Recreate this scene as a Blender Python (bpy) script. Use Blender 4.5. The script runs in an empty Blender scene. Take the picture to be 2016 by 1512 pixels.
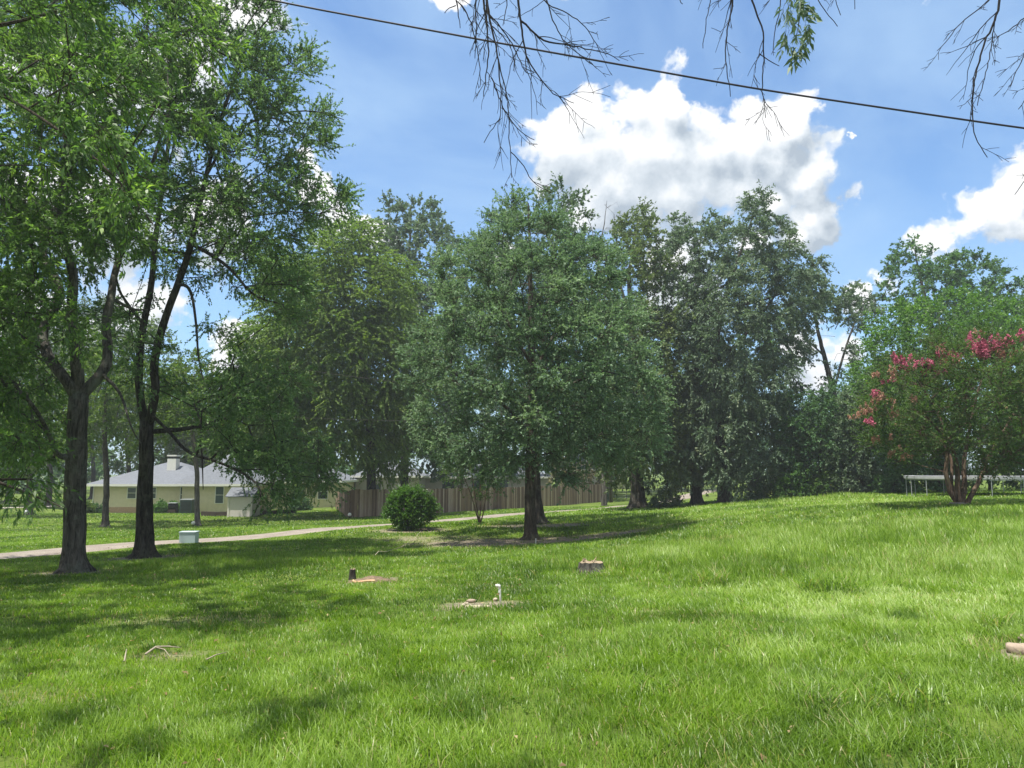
import bpy, math
import numpy as np
D = bpy.data
sc = bpy.context.scene
COL = sc.collection
RNG = np.random.default_rng(7)

# ------------------------------------------------------------------ camera
F, HORY, EYE = 1400.0, 925.0, 1.62          # focal length and horizon in photo pixels, eye height in metres
PITCH = math.atan((HORY - 756.0) / F)
cd = D.cameras.new('camera'); cam = D.objects.new('camera', cd); COL.objects.link(cam)
cam.location = (0, 0, EYE); cam.rotation_euler = (math.pi / 2 + PITCH, 0, 0)
cd.lens = 36.0 * F / 2016.0; cd.sensor_width = 36.0; cd.clip_start = 0.05; cd.clip_end = 3000
sc.camera = cam

# ------------------------------------------------------------------ light
SUN = np.array((-0.20, -0.16, 0.965)); SUN /= np.linalg.norm(SUN)   # direction towards the sun
SUN_EL = math.asin(SUN[2]); SUN_AZ = math.atan2(SUN[0], SUN[1])
sd = D.lights.new('sun', 'SUN'); sd.energy = 4.0; sd.angle = math.radians(0.55); sd.color = (1.0, 0.955, 0.87)
so = D.objects.new('sun', sd); COL.objects.link(so)
from mathutils import Vector
so.rotation_euler = Vector(SUN).to_track_quat('Z', 'Y').to_euler()
so.location = (-20, -10, 40)
sc.view_settings.view_transform = 'Standard'; sc.view_settings.look = 'None'
sc.view_settings.exposure = 1.08; sc.view_settings.gamma = 1.0
sc.render.engine = 'CYCLES'
sc.cycles.max_bounces = 7; sc.cycles.diffuse_bounces = 4; sc.cycles.glossy_bounces = 2
sc.cycles.transmission_bounces = 4; sc.cycles.transparent_max_bounces = 4
sc.cycles.denoising_prefilter = 'ACCURATE'; sc.cycles.denoising_input_passes = 'RGB_ALBEDO_NORMAL'
sc.cycles.caustics_reflective = False; sc.cycles.caustics_refractive = False


def raydir(px, py):
    u, v = (px - 1008.0) / F, (756.0 - py) / F
    c, s = math.cos(PITCH), math.sin(PITCH)
    d = np.array((u, c - v * s, s + v * c))
    return d / np.linalg.norm(d)


# world: physical sky with cumulus and thin high cloud by view direction
W = D.worlds.new('World'); sc.world = W; W.use_nodes = True
W.cycles.sampling_method = 'MANUAL'; W.cycles.sample_map_resolution = 512
nt = W.node_tree; nt.nodes.clear()


def N(nt, kind, **kw):
    n = nt.nodes.new(kind)
    for k, v in kw.items():
        if k.startswith('i_'):
            n.inputs[k[2:].replace('_', ' ')].default_value = v
        else:
            setattr(n, k, v)
    return n


def mth(nt, op, a, b=None, c=None, clamp=False):
    n = nt.nodes.new('ShaderNodeMath'); n.operation = op; n.use_clamp = clamp
    for i, v in enumerate((a, b, c)):
        if v is None: continue
        if isinstance(v, (int, float)): n.inputs[i].default_value = v
        else: nt.links.new(v, n.inputs[i])
    return n.outputs[0]


def vmth(nt, op, a, b, out=0):
    n = nt.nodes.new('ShaderNodeVectorMath'); n.operation = op
    for i, v in enumerate((a, b)):
        if v is None: continue
        if isinstance(v, (tuple, list, np.ndarray)): n.inputs[i].default_value = tuple(float(q) for q in v)
        elif isinstance(v, (int, float)): n.inputs[3].default_value = v
        else: nt.links.new(v, n.inputs[i])
    return n.outputs[out]


# cumulus lobes: (px, py, radius in px)
CL = [(1130, 235, 70), (1100, 300, 90), (1180, 290, 110), (1245, 205, 75), (1320, 215, 85), (1390, 225, 60), (1300, 300, 130),
      (1420, 290, 110), (1500, 260, 85), (1570, 255, 65), (1530, 310, 80), (1545, 270, 85), (1590, 335, 70), (1520, 390, 80), (1200, 370, 95), (1330, 385, 110), (1450, 360, 90),
      (1600, 385, 70), (1590, 430, 75), (1560, 470, 55), (1480, 480, 60), (1640, 400, 40),
      (2010, 360, 75), (1950, 400, 70), (1900, 440, 75), (1990, 450, 90), (1860, 470, 60), (2080, 400, 120),
      (620, 380, 55), (670, 430, 60), (735, 440, 40), (590, 320, 40), (1722, 560, 42), (1690, 590, 40),
      (1570, 690, 55), (1600, 740, 60), (1650, 690, 50),
      (330, 180, 150), (470, 40, 120), (180, 420, 150), (400, 430, 120), (80, 130, 120), (250, 640, 130), (480, 700, 100),
      (60, 640, 120), (1350, 560, 120), (1000, 520, 60), (895, -20, 45), (1075, -20, 38), (1850, -25, 38), (1622, 95, 16), (1690, 292, 9)]
CL_FILL = [((-.9, .1, .45), .65), ((-.5, -.7, .5), .65), ((.3, -.9, .4), .65), ((.85, -.4, .35), .55), ((1, .1, .6), .3), ((.1, -.3, 1), .4), ((-.2, -.95, .15), .4), ((-.35, .0, .95), .35), ((.9, -.1, .15), .4), ((-.8, -.5, .2), .4), ((.35, .15, .93), .22)]
g = D.node_groups.new('cloud_density', 'ShaderNodeTree')
g.interface.new_socket('dir', in_out='INPUT', socket_type='NodeSocketVector')
g.interface.new_socket('density', in_out='OUTPUT', socket_type='NodeSocketFloat')
gi = g.nodes.new('NodeGroupInput'); go = g.nodes.new('NodeGroupOutput')
nz = N(g, 'ShaderNodeTexNoise', i_Scale=9.0, i_Detail=6.0, i_Roughness=0.6); g.links.new(gi.outputs[0], nz.inputs['Vector'])
wv = vmth(g, 'SUBTRACT', nz.outputs['Color'], (0.5, 0.5, 0.5))
wv = vmth(g, 'SCALE', wv, 0.10)
dv = vmth(g, 'ADD', gi.outputs[0], wv)
acc = None
for (px, py, r) in CL:
    c = raydir(px, py)
    dist = vmth(g, 'DISTANCE', dv, c, out=1)
    ang = 1.18 * r / F * (1.0 / (1.0 + ((px - 1008) ** 2 + (py - 756) ** 2) / F ** 2)) ** 0.7
    f = mth(g, 'MULTIPLY_ADD', dist, -1.0 / ang, 1.0)
    acc = f if acc is None else mth(g, 'SMOOTH_MAX', acc, f, 0.25)
vo = N(g, 'ShaderNodeTexVoronoi', feature='SMOOTH_F1', i_Scale=15.0, i_Smoothness=0.5, i_Detail=3.0, i_Roughness=0.45, i_Lacunarity=2.2)
g.links.new(dv, vo.inputs['Vector'])
for c, ang in CL_FILL:                          # unseen cumulus behind, beside and above the viewer, added to brighten fill light
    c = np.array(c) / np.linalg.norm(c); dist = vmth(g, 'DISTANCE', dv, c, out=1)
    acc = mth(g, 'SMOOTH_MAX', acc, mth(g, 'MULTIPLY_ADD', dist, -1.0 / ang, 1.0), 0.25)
bil = mth(g, 'MULTIPLY_ADD', vo.outputs['Distance'], -1.0, 0.5)
dens = mth(g, 'ADD', acc, mth(g, 'MULTIPLY_ADD', bil, 0.9, 0.16))
nf = N(g, 'ShaderNodeTexNoise', i_Scale=60.0, i_Detail=4.0, i_Roughness=0.6); g.links.new(gi.outputs[0], nf.inputs['Vector'])
dens = mth(g, 'ADD', dens, mth(g, 'MULTIPLY', mth(g, 'SUBTRACT', nf.outputs['Fac'], 0.5), 0.22))
g.interface.new_socket('body', in_out='OUTPUT', socket_type='NodeSocketFloat')
g.links.new(dens, go.inputs[0]); g.links.new(acc, go.inputs[1])

tc = nt.nodes.new('ShaderNodeTexCoord')
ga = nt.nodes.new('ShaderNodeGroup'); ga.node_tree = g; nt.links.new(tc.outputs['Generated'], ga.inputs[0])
gb = nt.nodes.new('ShaderNodeGroup'); gb.node_tree = g
nt.links.new(vmth(nt, 'ADD', tc.outputs['Generated'], (-0.012, 0.0, 0.036)), gb.inputs[0])
alpha = nt.nodes.new('ShaderNodeMapRange'); alpha.interpolation_type = 'SMOOTHSTEP'
alpha.inputs['From Min'].default_value = 0.02; alpha.inputs['From Max'].default_value = 0.30
nt.links.new(ga.outputs[0], alpha.inputs['Value'])
diff = mth(nt, 'SUBTRACT', ga.outputs[0], gb.outputs[0])
dif2 = mth(nt, 'SUBTRACT', ga.outputs[1], gb.outputs[1])     # broad shading: bright crests, grey undersides
lit = mth(nt, "MULTIPLY_ADD", diff, 0.66, 0.50)
lit = mth(nt, 'MULTIPLY_ADD', dif2, 0.75, lit)
lit = mth(nt, 'SUBTRACT', lit, mth(nt, 'MULTIPLY', ga.outputs[0], 0.22), clamp=True)
cr = nt.nodes.new('ShaderNodeValToRGB')
cr.color_ramp.elements[0].position = 0.0; cr.color_ramp.elements[0].color = (0.40, 0.47, 0.55, 1)
cr.color_ramp.elements[1].position = 0.85; cr.color_ramp.elements[1].color = (1.0, 1.0, 1.0, 1)
e = cr.color_ramp.elements.new(0.42); e.color = (0.66, 0.72, 0.78, 1)
nt.links.new(lit, cr.inputs[0])
sky = nt.nodes.new('ShaderNodeTexSky'); sky.sky_type = 'NISHITA'; sky.sun_disc = False
sky.sun_elevation = SUN_EL; sky.sun_rotation = SUN_AZ; sky.altitude = 100; sky.air_density = 1.0; sky.dust_density = 0.6; sky.ozone_density = 1.6
SKY_STR = 0.118
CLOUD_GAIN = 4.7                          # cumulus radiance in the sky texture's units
# thin high cloud
mp = nt.nodes.new('ShaderNodeMapping'); nt.links.new(tc.outputs['Generated'], mp.inputs[0])
mp.inputs['Scale'].default_value = (1.2, 1.6, 2.6); mp.inputs['Rotation'].default_value = (0.0, 0.35, 0.3)
ci = N(nt, 'ShaderNodeTexNoise', i_Scale=2.2, i_Detail=7.0, i_Roughness=0.55, i_Distortion=0.6); nt.links.new(mp.outputs[0], ci.inputs['Vector'])
cir = nt.nodes.new('ShaderNodeMapRange'); cir.inputs['From Min'].default_value = 0.36; cir.inputs['From Max'].default_value = 0.75
cir.inputs['To Max'].default_value = 0.72
nt.links.new(ci.outputs['Fac'], cir.inputs['Value'])
mx1 = nt.nodes.new('ShaderNodeMix'); mx1.data_type = 'RGBA'
sk2 = vmth(nt, 'MULTIPLY', sky.outputs[0], (0.60, 0.77, 0.88))      # slightly hazier, deeper summer blue
nt.links.new(cir.outputs[0], mx1.inputs['Factor']); nt.links.new(sk2, mx1.inputs['A'])
mx1.inputs['B'].default_value = (2.0, 2.95, 4.15, 1)
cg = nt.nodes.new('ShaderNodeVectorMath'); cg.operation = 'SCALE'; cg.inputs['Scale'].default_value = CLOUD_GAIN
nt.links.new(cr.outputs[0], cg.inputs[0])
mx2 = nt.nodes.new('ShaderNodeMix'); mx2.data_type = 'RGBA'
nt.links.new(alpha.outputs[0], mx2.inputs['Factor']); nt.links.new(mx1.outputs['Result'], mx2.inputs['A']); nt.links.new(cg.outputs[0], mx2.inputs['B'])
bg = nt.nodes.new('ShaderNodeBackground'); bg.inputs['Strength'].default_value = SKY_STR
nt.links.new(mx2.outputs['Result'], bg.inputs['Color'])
ow = nt.nodes.new('ShaderNodeOutputWorld'); nt.links.new(bg.outputs[0], ow.inputs[0])


# ------------------------------------------------------------------ helpers
def P(px, py, d):
    """world point seen at photo pixel (px, py) at distance d along +Y"""
    r = raydir(px, py)
    return np.array((0, 0, EYE)) + r * (d / r[1])


def smooth(a, b, x):
    t = np.clip((x - a) / (b - a), 0, 1); return t * t * (3 - 2 * t)


_ng = np.random.default_rng(99).random((64, 64))
def vnoise(x, y, s, o=0.0):
    x = np.asarray(x) / s + 11.3 + o * 7.7; y = np.asarray(y) / s + 5.1 + o * 3.3
    xi = np.floor(x).astype(int); yi = np.floor(y).astype(int); fx = x - xi; fy = y - yi
    fx = fx * fx * (3 - 2 * fx); fy = fy * fy * (3 - 2 * fy)
    a = _ng[xi % 64, yi % 64]; b = _ng[(xi + 1) % 64, yi % 64]; c = _ng[xi % 64, (yi + 1) % 64]; d = _ng[(xi + 1) % 64, (yi + 1) % 64]
    return (a * (1 - fx) + b * fx) * (1 - fy) + (c * (1 - fx) + d * fx) * fy


# terrain: thin-plate spline through surveyed points of the photograph
TP = [(0, 1512, 3.9), (1008, 1512, 3.9), (2016, 1512, 3.9), (-300, 1300, 6.3), (1008, 1300, 6.3), (2200, 1300, 6.2),
      (0, 1200, 9.4), (1008, 1200, 9.0), (2016, 1200, 8.3), (145, 1128, 15), (1165, 1128, 13), (700, 1140, 13),
      (2016, 1060, 14), (1500, 1060, 17), (2016, 1000, 20), (1700, 1000, 22),
      (285, 1095, 19), (0, 1092, 20.3), (-300, 1115, 18.5), (360, 1064, 25), (740, 1036, 33), (811, 1045, 28), (945, 1019, 41), (945, 1031, 31),
      (1045, 1063, 24), (1058, 1030, 31), (1240, 997, 60), (690, 1022, 46.7), (1185, 987, 74), (1300, 1010, 38), (1400, 992, 45),
      (1890, 998, 22), (1500, 985, 42), (1600, 978, 42), (1700, 970, 42), (2016, 967, 40), (1880, 978, 30), (2012, 976, 30), (2300, 975, 30),
      (1300, 972, 85), (1380, 962, 95), (1230, 965, 95), (55, 1015, 52), (207, 1036, 43), (388, 1036, 43), (250, 1010, 66), (-200, 1010, 60),
      (480, 1019, 50), (650, 1000, 68), (480, 1008, 66), (80, 1001, 68)]
TP3 = np.array([P(*t) for t in TP])
TP3 = np.vstack([TP3, [(-20, 0, -0.2), (20, 0, 0.1), (0, 0, 0.0), (0, -20, 0.1), (-120, 60, -2.6), (120, 50, 1.2), (-90, 140, -2.0), (0, 150, -1.5), (90, 140, 0.5)]])


def _U(r2): return np.where(r2 > 1e-9, r2 * np.log(np.maximum(r2, 1e-9)), 0)
def _tps(pts, lam=12.0):
    n = len(pts); d2 = ((pts[:, None, :2] - pts[None, :, :2]) ** 2).sum(-1)
    A = np.zeros((n + 3, n + 3)); A[:n, :n] = _U(d2) + lam * np.eye(n); A[:n, n] = 1; A[:n, n + 1:] = pts[:, :2]; A[n, :n] = 1; A[n + 1:, :n] = pts[:, :2].T
    return np.linalg.solve(A, np.concatenate([pts[:, 2], np.zeros(3)]))
_w = _tps(TP3)
GX = np.arange(-130, 131, 1.0); GY = np.arange(-30, 161, 1.0)
_gx, _gy = np.meshgrid(GX, GY, indexing='ij')
_q = np.stack([_gx.ravel(), _gy.ravel()], 1)
_hz = _w[len(TP3)] + _q @ _w[len(TP3) + 1:]
for k in range(len(TP3)):
    _hz = _hz + _w[k] * _U(((_q - TP3[k, :2]) ** 2).sum(1))
HG = _hz.reshape(_gx.shape)
HG = HG + (vnoise(_gx, _gy, 2.6) - 0.5) * 0.10 + (vnoise(_gx, _gy, 7.0, 2) - 0.5) * 0.12


def H(x, y):
    x = np.asarray(x, float); y = np.asarray(y, float)
    u = np.clip(x - GX[0], 0, len(GX) - 1.001); v = np.clip(y - GY[0], 0, len(GY) - 1.001)
    i = u.astype(int); j = v.astype(int); a = u - i; b = v - j
    return (HG[i, j] * (1 - a) + HG[i + 1, j] * a) * (1 - b) + (HG[i, j + 1] * (1 - a) + HG[i + 1, j + 1] * a) * b


def G(px, py, d):
    """ground point under pixel column px at depth d"""
    p = P(px, py, d); return np.array((p[0], p[1], float(H(p[0], p[1]))))


def meshobj(name, V, Fc, mat=None, parent=None, smooth_=False, tone=None, base=None, attr='tone'):
    V = np.asarray(V, np.float32).reshape(-1, 3)
    if base is not None: V = V - np.asarray(base, np.float32)
    me = D.meshes.new(name)
    if isinstance(Fc, np.ndarray):
        k = Fc.shape[1]; nf = len(Fc)
        me.vertices.add(len(V)); me.vertices.foreach_set('co', V.ravel())
        me.loops.add(nf * k); me.loops.foreach_set('vertex_index', Fc.astype(np.int32).ravel())
        me.polygons.add(nf); me.polygons.foreach_set('loop_start', np.arange(0, nf * k, k, dtype=np.int32))
        me.polygons.foreach_set('loop_total', np.full(nf, k, np.int32))
        if smooth_: me.polygons.foreach_set('use_smooth', np.ones(nf, bool))
        me.update(calc_edges=True)
    else:
        me.from_pydata(V.tolist(), [], [tuple(int(q) for q in f) for f in Fc])
        if smooth_: me.polygons.foreach_set('use_smooth', np.ones(len(me.polygons), bool))
        me.update()
    if tone is not None:
        a = me.attributes.new(attr, 'FLOAT', 'FACE' if len(tone) == len(me.polygons) else 'POINT'); a.data.foreach_set('value', np.asarray(tone, np.float32))
    o = D.objects.new(name, me); COL.objects.link(o)
    if mat: me.materials.append(mat)
    if parent: o.parent = parent
    return o


def thing(name, label, cat, loc, group=None, rz=0.0):
    o = D.objects.new(name, None); COL.objects.link(o); o.location = tuple(float(q) for q in loc); o.rotation_euler = (0, 0, rz)
    o.empty_display_size = 0.3
    return tag(o, label, cat, group)


def tag(o, label=None, cat=None, group=None, kind=None):
    if label: o['label'] = label
    if cat: o['category'] = cat
    if group: o['group'] = group
    if kind: o['kind'] = kind
    return o


class MB:
    """collects boxes, bars and prisms into one mesh"""
    def __init__(s): s.V = []; s.F = []
    def add(s, V, Fc):
        n = len(s.V); s.V += [tuple(map(float, v)) for v in V]; s.F += [tuple(i + n for i in f) for f in Fc]; return s
    def box(s, x0, x1, y0, y1, z0, z1, M=None):
        V = [(x, y, z) for z in (z0, z1) for (x, y) in ((x0, y0), (x1, y0), (x1, y1), (x0, y1))]
        if M is not None: V = [M(v) for v in V]
        return s.add(V, [(3, 2, 1, 0), (4, 5, 6, 7), (0, 1, 5, 4), (1, 2, 6, 5), (2, 3, 7, 6), (3, 0, 4, 7)])
    def tube(s, pts, rs, n=8, cap=True):
        V, Fq = tube(pts, rs, n); k = len(s.V)
        s.V += [tuple(v) for v in V]; s.F += [tuple(int(i) + k for i in f) for f in Fq]
        if cap:
            m = len(pts); s.F.append(tuple(k + i for i in range(n))[::-1]); s.F.append(tuple(k + (m - 1) * n + i for i in range(n)))
        return s
    def build(s, name, mat, parent=None, base=None, smooth_=False, bevel=0.0):
        o = meshobj(name, np.array(s.V), s.F, mat, parent, smooth_, base=base)
        if bevel:
            b = o.modifiers.new('bevel', 'BEVEL'); b.width = bevel; b.segments = 2; b.limit_method = 'ANGLE'
        return o


def tube(pts, rs, n=8, wob=0.0, rng=None):
    pts = np.asarray(pts, float); m = len(pts)
    T = np.gradient(pts, axis=0); T /= np.linalg.norm(T, axis=1)[:, None] + 1e-9
    a = np.array((0, 0, 1.0)) if abs(T[0, 2]) < 0.9 else np.array((1.0, 0, 0))
    u = np.cross(T[0], a); u /= np.linalg.norm(u)
    ang = np.arange(n) * 2 * math.pi / n; V = np.zeros((m, n, 3))
    for i in range(m):
        u = u - T[i] * (u @ T[i]); u /= np.linalg.norm(u) + 1e-9; w = np.cross(T[i], u)
        r = rs[i] * (1 + (wob * rng.standard_normal(n) if wob else 0))
        V[i] = pts[i] + (np.cos(ang) * r)[:, None] * u + (np.sin(ang) * r)[:, None] * w
    idx = np.arange(m * n).reshape(m, n)
    q = np.stack([idx[:-1], np.roll(idx[:-1], -1, 1), np.roll(idx[1:], -1, 1), idx[1:]], -1).reshape(-1, 4)
    return V.reshape(-1, 3), q


# ------------------------------------------------------------------ materials
def newmat(name):
    m = D.materials.new(name); m.use_nodes = True; m.node_tree.nodes.clear(); return m, m.node_tree
def outp(nt, s):
    o = nt.nodes.new('ShaderNodeOutputMaterial'); nt.links.new(s, o.inputs[0])
def ramp(nt, fac, stops):
    r = nt.nodes.new('ShaderNodeValToRGB'); els = r.color_ramp.elements
    els[0].position, els[0].color = stops[0][0], (*stops[0][1], 1); els[1].position, els[1].color = stops[-1][0], (*stops[-1][1], 1)
    for p, c in stops[1:-1]: e = els.new(p); e.color = (*c, 1)
    nt.links.new(fac, r.inputs[0]); return r.outputs[0]
def prin(nt, col, rough=0.6, spec=0.3, bump=None, bs=0.3, bd=0.01, metal=0.0):
    b = nt.nodes.new('ShaderNodeBsdfPrincipled')
    if isinstance(col, tuple): b.inputs['Base Color'].default_value = (*col, 1)
    else: nt.links.new(col, b.inputs['Base Color'])
    b.inputs['Roughness'].default_value = rough; b.inputs['Specular IOR Level'].default_value = spec; b.inputs['Metallic'].default_value = metal
    if bump is not None:
        bn = nt.nodes.new('ShaderNodeBump'); bn.inputs['Strength'].default_value = bs; bn.inputs['Distance'].default_value = bd
        nt.links.new(bump, bn.inputs['Height']); nt.links.new(bn.outputs[0], b.inputs['Normal'])
    return b.outputs[0]
def noise(nt, scale, detail=5, rough=0.6, vec=None, dist=0.0, stretch=None):
    n = N(nt, 'ShaderNodeTexNoise', i_Scale=scale, i_Detail=float(detail), i_Roughness=rough, i_Distortion=dist)
    if vec is None: vec = nt.nodes.new('ShaderNodeTexCoord').outputs['Object']
    if stretch:
        mp = nt.nodes.new('ShaderNodeMapping'); mp.inputs['Scale'].default_value = stretch; nt.links.new(vec, mp.inputs[0]); vec = mp.outputs[0]
    nt.links.new(vec, n.inputs['Vector']); return n.outputs['Fac']


def leafmat(name, stops, transl=0.35, rough=0.45, spec=0.35, tgain=(1.5, 1.7, 0.6)):
    m, nt = newmat(name)
    a = nt.nodes.new('ShaderNodeAttribute'); a.attribute_name = 'tone'
    c = ramp(nt, a.outputs['Fac'], stops)
    b = prin(nt, c, rough, spec)
    t = nt.nodes.new('ShaderNodeBsdfTranslucent')
    v = vmth(nt, 'MULTIPLY', c, tgain); nt.links.new(v, t.inputs[0])
    x = nt.nodes.new('ShaderNodeMixShader'); x.inputs[0].default_value = transl
    nt.links.new(b, x.inputs[1]); nt.links.new(t.outputs[0], x.inputs[2]); outp(nt, x.outputs[0]); return m


def barkmat(name, dark, light, lichen=None, s=1.0):
    m, nt = newmat(name)
    n1 = noise(nt, 12 * s, 9, 0.75, stretch=(1, 1, 0.18), dist=0.8)
    c = ramp(nt, n1, [(0.38, dark), (0.52, tuple(.5 * (a_ + b_) for a_, b_ in zip(dark, light))), (0.64, light)])
    if lichen:
        n2 = noise(nt, 2.2, 5, 0.7)
        f = mth(nt, 'MULTIPLY', mth(nt, 'SUBTRACT', n2, 0.52, clamp=True), 5.0, clamp=True)
        mx = nt.nodes.new('ShaderNodeMix'); mx.data_type = 'RGBA'; nt.links.new(f, mx.inputs['Factor']); nt.links.new(c, mx.inputs['A']); mx.inputs['B'].default_value = (*lichen, 1)
        c = mx.outputs['Result']
    outp(nt, prin(nt, c, 0.95, 0.08, n1, 1.0, 0.12 / s)); return m


def plain(name, col, rough=0.6, spec=0.3, var=0.25, scale=6.0, metal=0.0, bump=0.15, stretch=None):
    m, nt = newmat(name)
    n1 = noise(nt, scale, 6, 0.65, stretch=stretch)
    c = ramp(nt, n1, [(0.25, tuple(q * (1 - var) for q in col)), (0.75, tuple(min(1, q * (1 + var)) for q in col))])
    outp(nt, prin(nt, c, rough, spec, n1, bump, 0.01, metal)); return m


L_PECAN = leafmat('leaf_pecan', [(0, (0.065, 0.119, 0.040)), (0.55, (0.121, 0.208, 0.065)), (0.85, (0.202, 0.302, 0.083)), (1, (0.336, 0.444, 0.108))], 0.42, 0.5, 0.3, (1.4, 1.6, 0.8))
L_NEAR = leafmat('leaf_near', [(0, (0.055, 0.108, 0.031)), (0.55, (0.105, 0.187, 0.050)), (0.85, (0.187, 0.286, 0.066)), (1, (0.330, 0.418, 0.099))], 0.45, 0.45, 0.35, (1.4, 1.6, 0.8))
L_ELM = leafmat('leaf_elm', [(0, (0.076, 0.133, 0.058)), (0.6, (0.142, 0.233, 0.095)), (0.9, (0.223, 0.326, 0.120)), (1, (0.326, 0.446, 0.155))], 0.38, 0.5, 0.3, (1.3, 1.5, 0.85))
L_WILLOW = leafmat('leaf_willow', [(0, (0.066, 0.114, 0.033)), (0.6, (0.127, 0.197, 0.055)), (1, (0.215, 0.278, 0.076))], 0.40, 0.6, 0.2)
L_CENTER = leafmat('leaf_center', [(0, (0.082, 0.137, 0.082)), (0.6, (0.156, 0.245, 0.139)), (0.9, (0.238, 0.330, 0.185)), (1, (0.330, 0.422, 0.251))], 0.33, 0.6, 0.25, (1.25, 1.4, 0.85))
L_OAK = leafmat('leaf_oak', [(0, (0.073, 0.116, 0.078)), (0.6, (0.132, 0.189, 0.116)), (0.92, (0.201, 0.254, 0.159)), (1, (0.307, 0.319, 0.201))], 0.28, 0.6, 0.25, (1.2, 1.4, 0.85))
L_DARK = leafmat('leaf_dark', [(0, (0.046, 0.096, 0.050)), (0.6, (0.084, 0.164, 0.076)), (1, (0.157, 0.252, 0.105))], 0.28, 0.62, 0.22)
L_BRIGHT = leafmat('leaf_bright', [(0, (0.048, 0.108, 0.031)), (0.6, (0.096, 0.192, 0.048)), (1, (0.180, 0.300, 0.072))], 0.38, 0.45, 0.35)
L_WOOD = leafmat('leaf_wood', [(0, (0.042, 0.079, 0.015)), (0.6, (0.083, 0.138, 0.024)), (1, (0.165, 0.220, 0.039))], 0.42, 0.5, 0.25)
L_OLIVE = leafmat('leaf_olive', [(0, (0.066, 0.099, 0.040)), (0.6, (0.127, 0.171, 0.068)), (0.92, (0.187, 0.231, 0.099)), (1, (0.286, 0.297, 0.154))], 0.30, 0.6, 0.25, (1.3, 1.5, 0.85))
L_MYRTLE = leafmat('leaf_myrtle', [(0, (0.040, 0.085, 0.026)), (0.6, (0.078, 0.145, 0.044)), (0.93, (0.13, 0.19, 0.06)), (1, (0.26, 0.17, 0.09))], 0.35, 0.55, 0.25)
L_BUSH = leafmat('leaf_bush', [(0, (0.041, 0.098, 0.021)), (0.6, (0.081, 0.178, 0.032)), (1, (0.161, 0.287, 0.046))], 0.3, 0.4, 0.4)
L_TAN = leafmat('leaf_tan', [(0, (0.12, 0.12, 0.06)), (0.6, (0.20, 0.19, 0.10)), (1, (0.28, 0.24, 0.14))], 0.3, 0.6, 0.2, (1.2, 1.2, 0.8))
PINK = leafmat('blossom_pink', [(0, (0.42, 0.09, 0.16)), (0.6, (0.62, 0.17, 0.27)), (1, (0.74, 0.33, 0.40))], 0.3, 0.6, 0.2, (1.1, 1.1, 1.1))
SALMON = leafmat('blossom_faded', [(0, (0.34, 0.17, 0.12)), (0.6, (0.48, 0.26, 0.20)), (1, (0.58, 0.36, 0.28))], 0.25, 0.7, 0.2, (1.1, 1.1, 1.0))
B_GREY = barkmat('bark_grey', (0.035, 0.031, 0.026), (0.20, 0.185, 0.16), (0.20, 0.22, 0.17))
B_DARK = barkmat('bark_dark', (0.024, 0.021, 0.018), (0.135, 0.122, 0.105), (0.13, 0.14, 0.10))
B_MID = barkmat('bark_brown', (0.040, 0.033, 0.026), (0.15, 0.125, 0.10), (0.14, 0.15, 0.10), 1.6)
B_PALE = barkmat('bark_pale', (0.07, 0.062, 0.055), (0.22, 0.20, 0.18))
B_MYRT = barkmat('bark_myrtle', (0.06, 0.042, 0.030), (0.24, 0.17, 0.125), (0.17, 0.16, 0.09), 1.5)
B_TWIG = barkmat('bark_twig', (0.018, 0.016, 0.016), (0.060, 0.055, 0.055), None, 3.0)


# ------------------------------------------------------------------ foliage and trees
def unit(v): return v / (np.linalg.norm(v, axis=-1, keepdims=True) + 1e-9)


def leafquads(p, d, size, width, rng, up=0.5, fold=0.12):
    n = len(p)
    r = rng.standard_normal((n, 3)); nrm = unit(r + np.array((0, 0, up * 2)))
    side = unit(np.cross(d, nrm)); nrm = np.cross(side, d)
    s = size[:, None]; w = (size * width)[:, None] * 0.5
    V = np.empty((n, 4, 3), np.float32)
    V[:, 0] = p; V[:, 1] = p + d * s * 0.45 + side * w + nrm * s * fold
    V[:, 2] = p + d * s - nrm * s * 0.08; V[:, 3] = p + d * s * 0.45 - side * w + nrm * s * fold
    return V.reshape(-1, 3)


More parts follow.
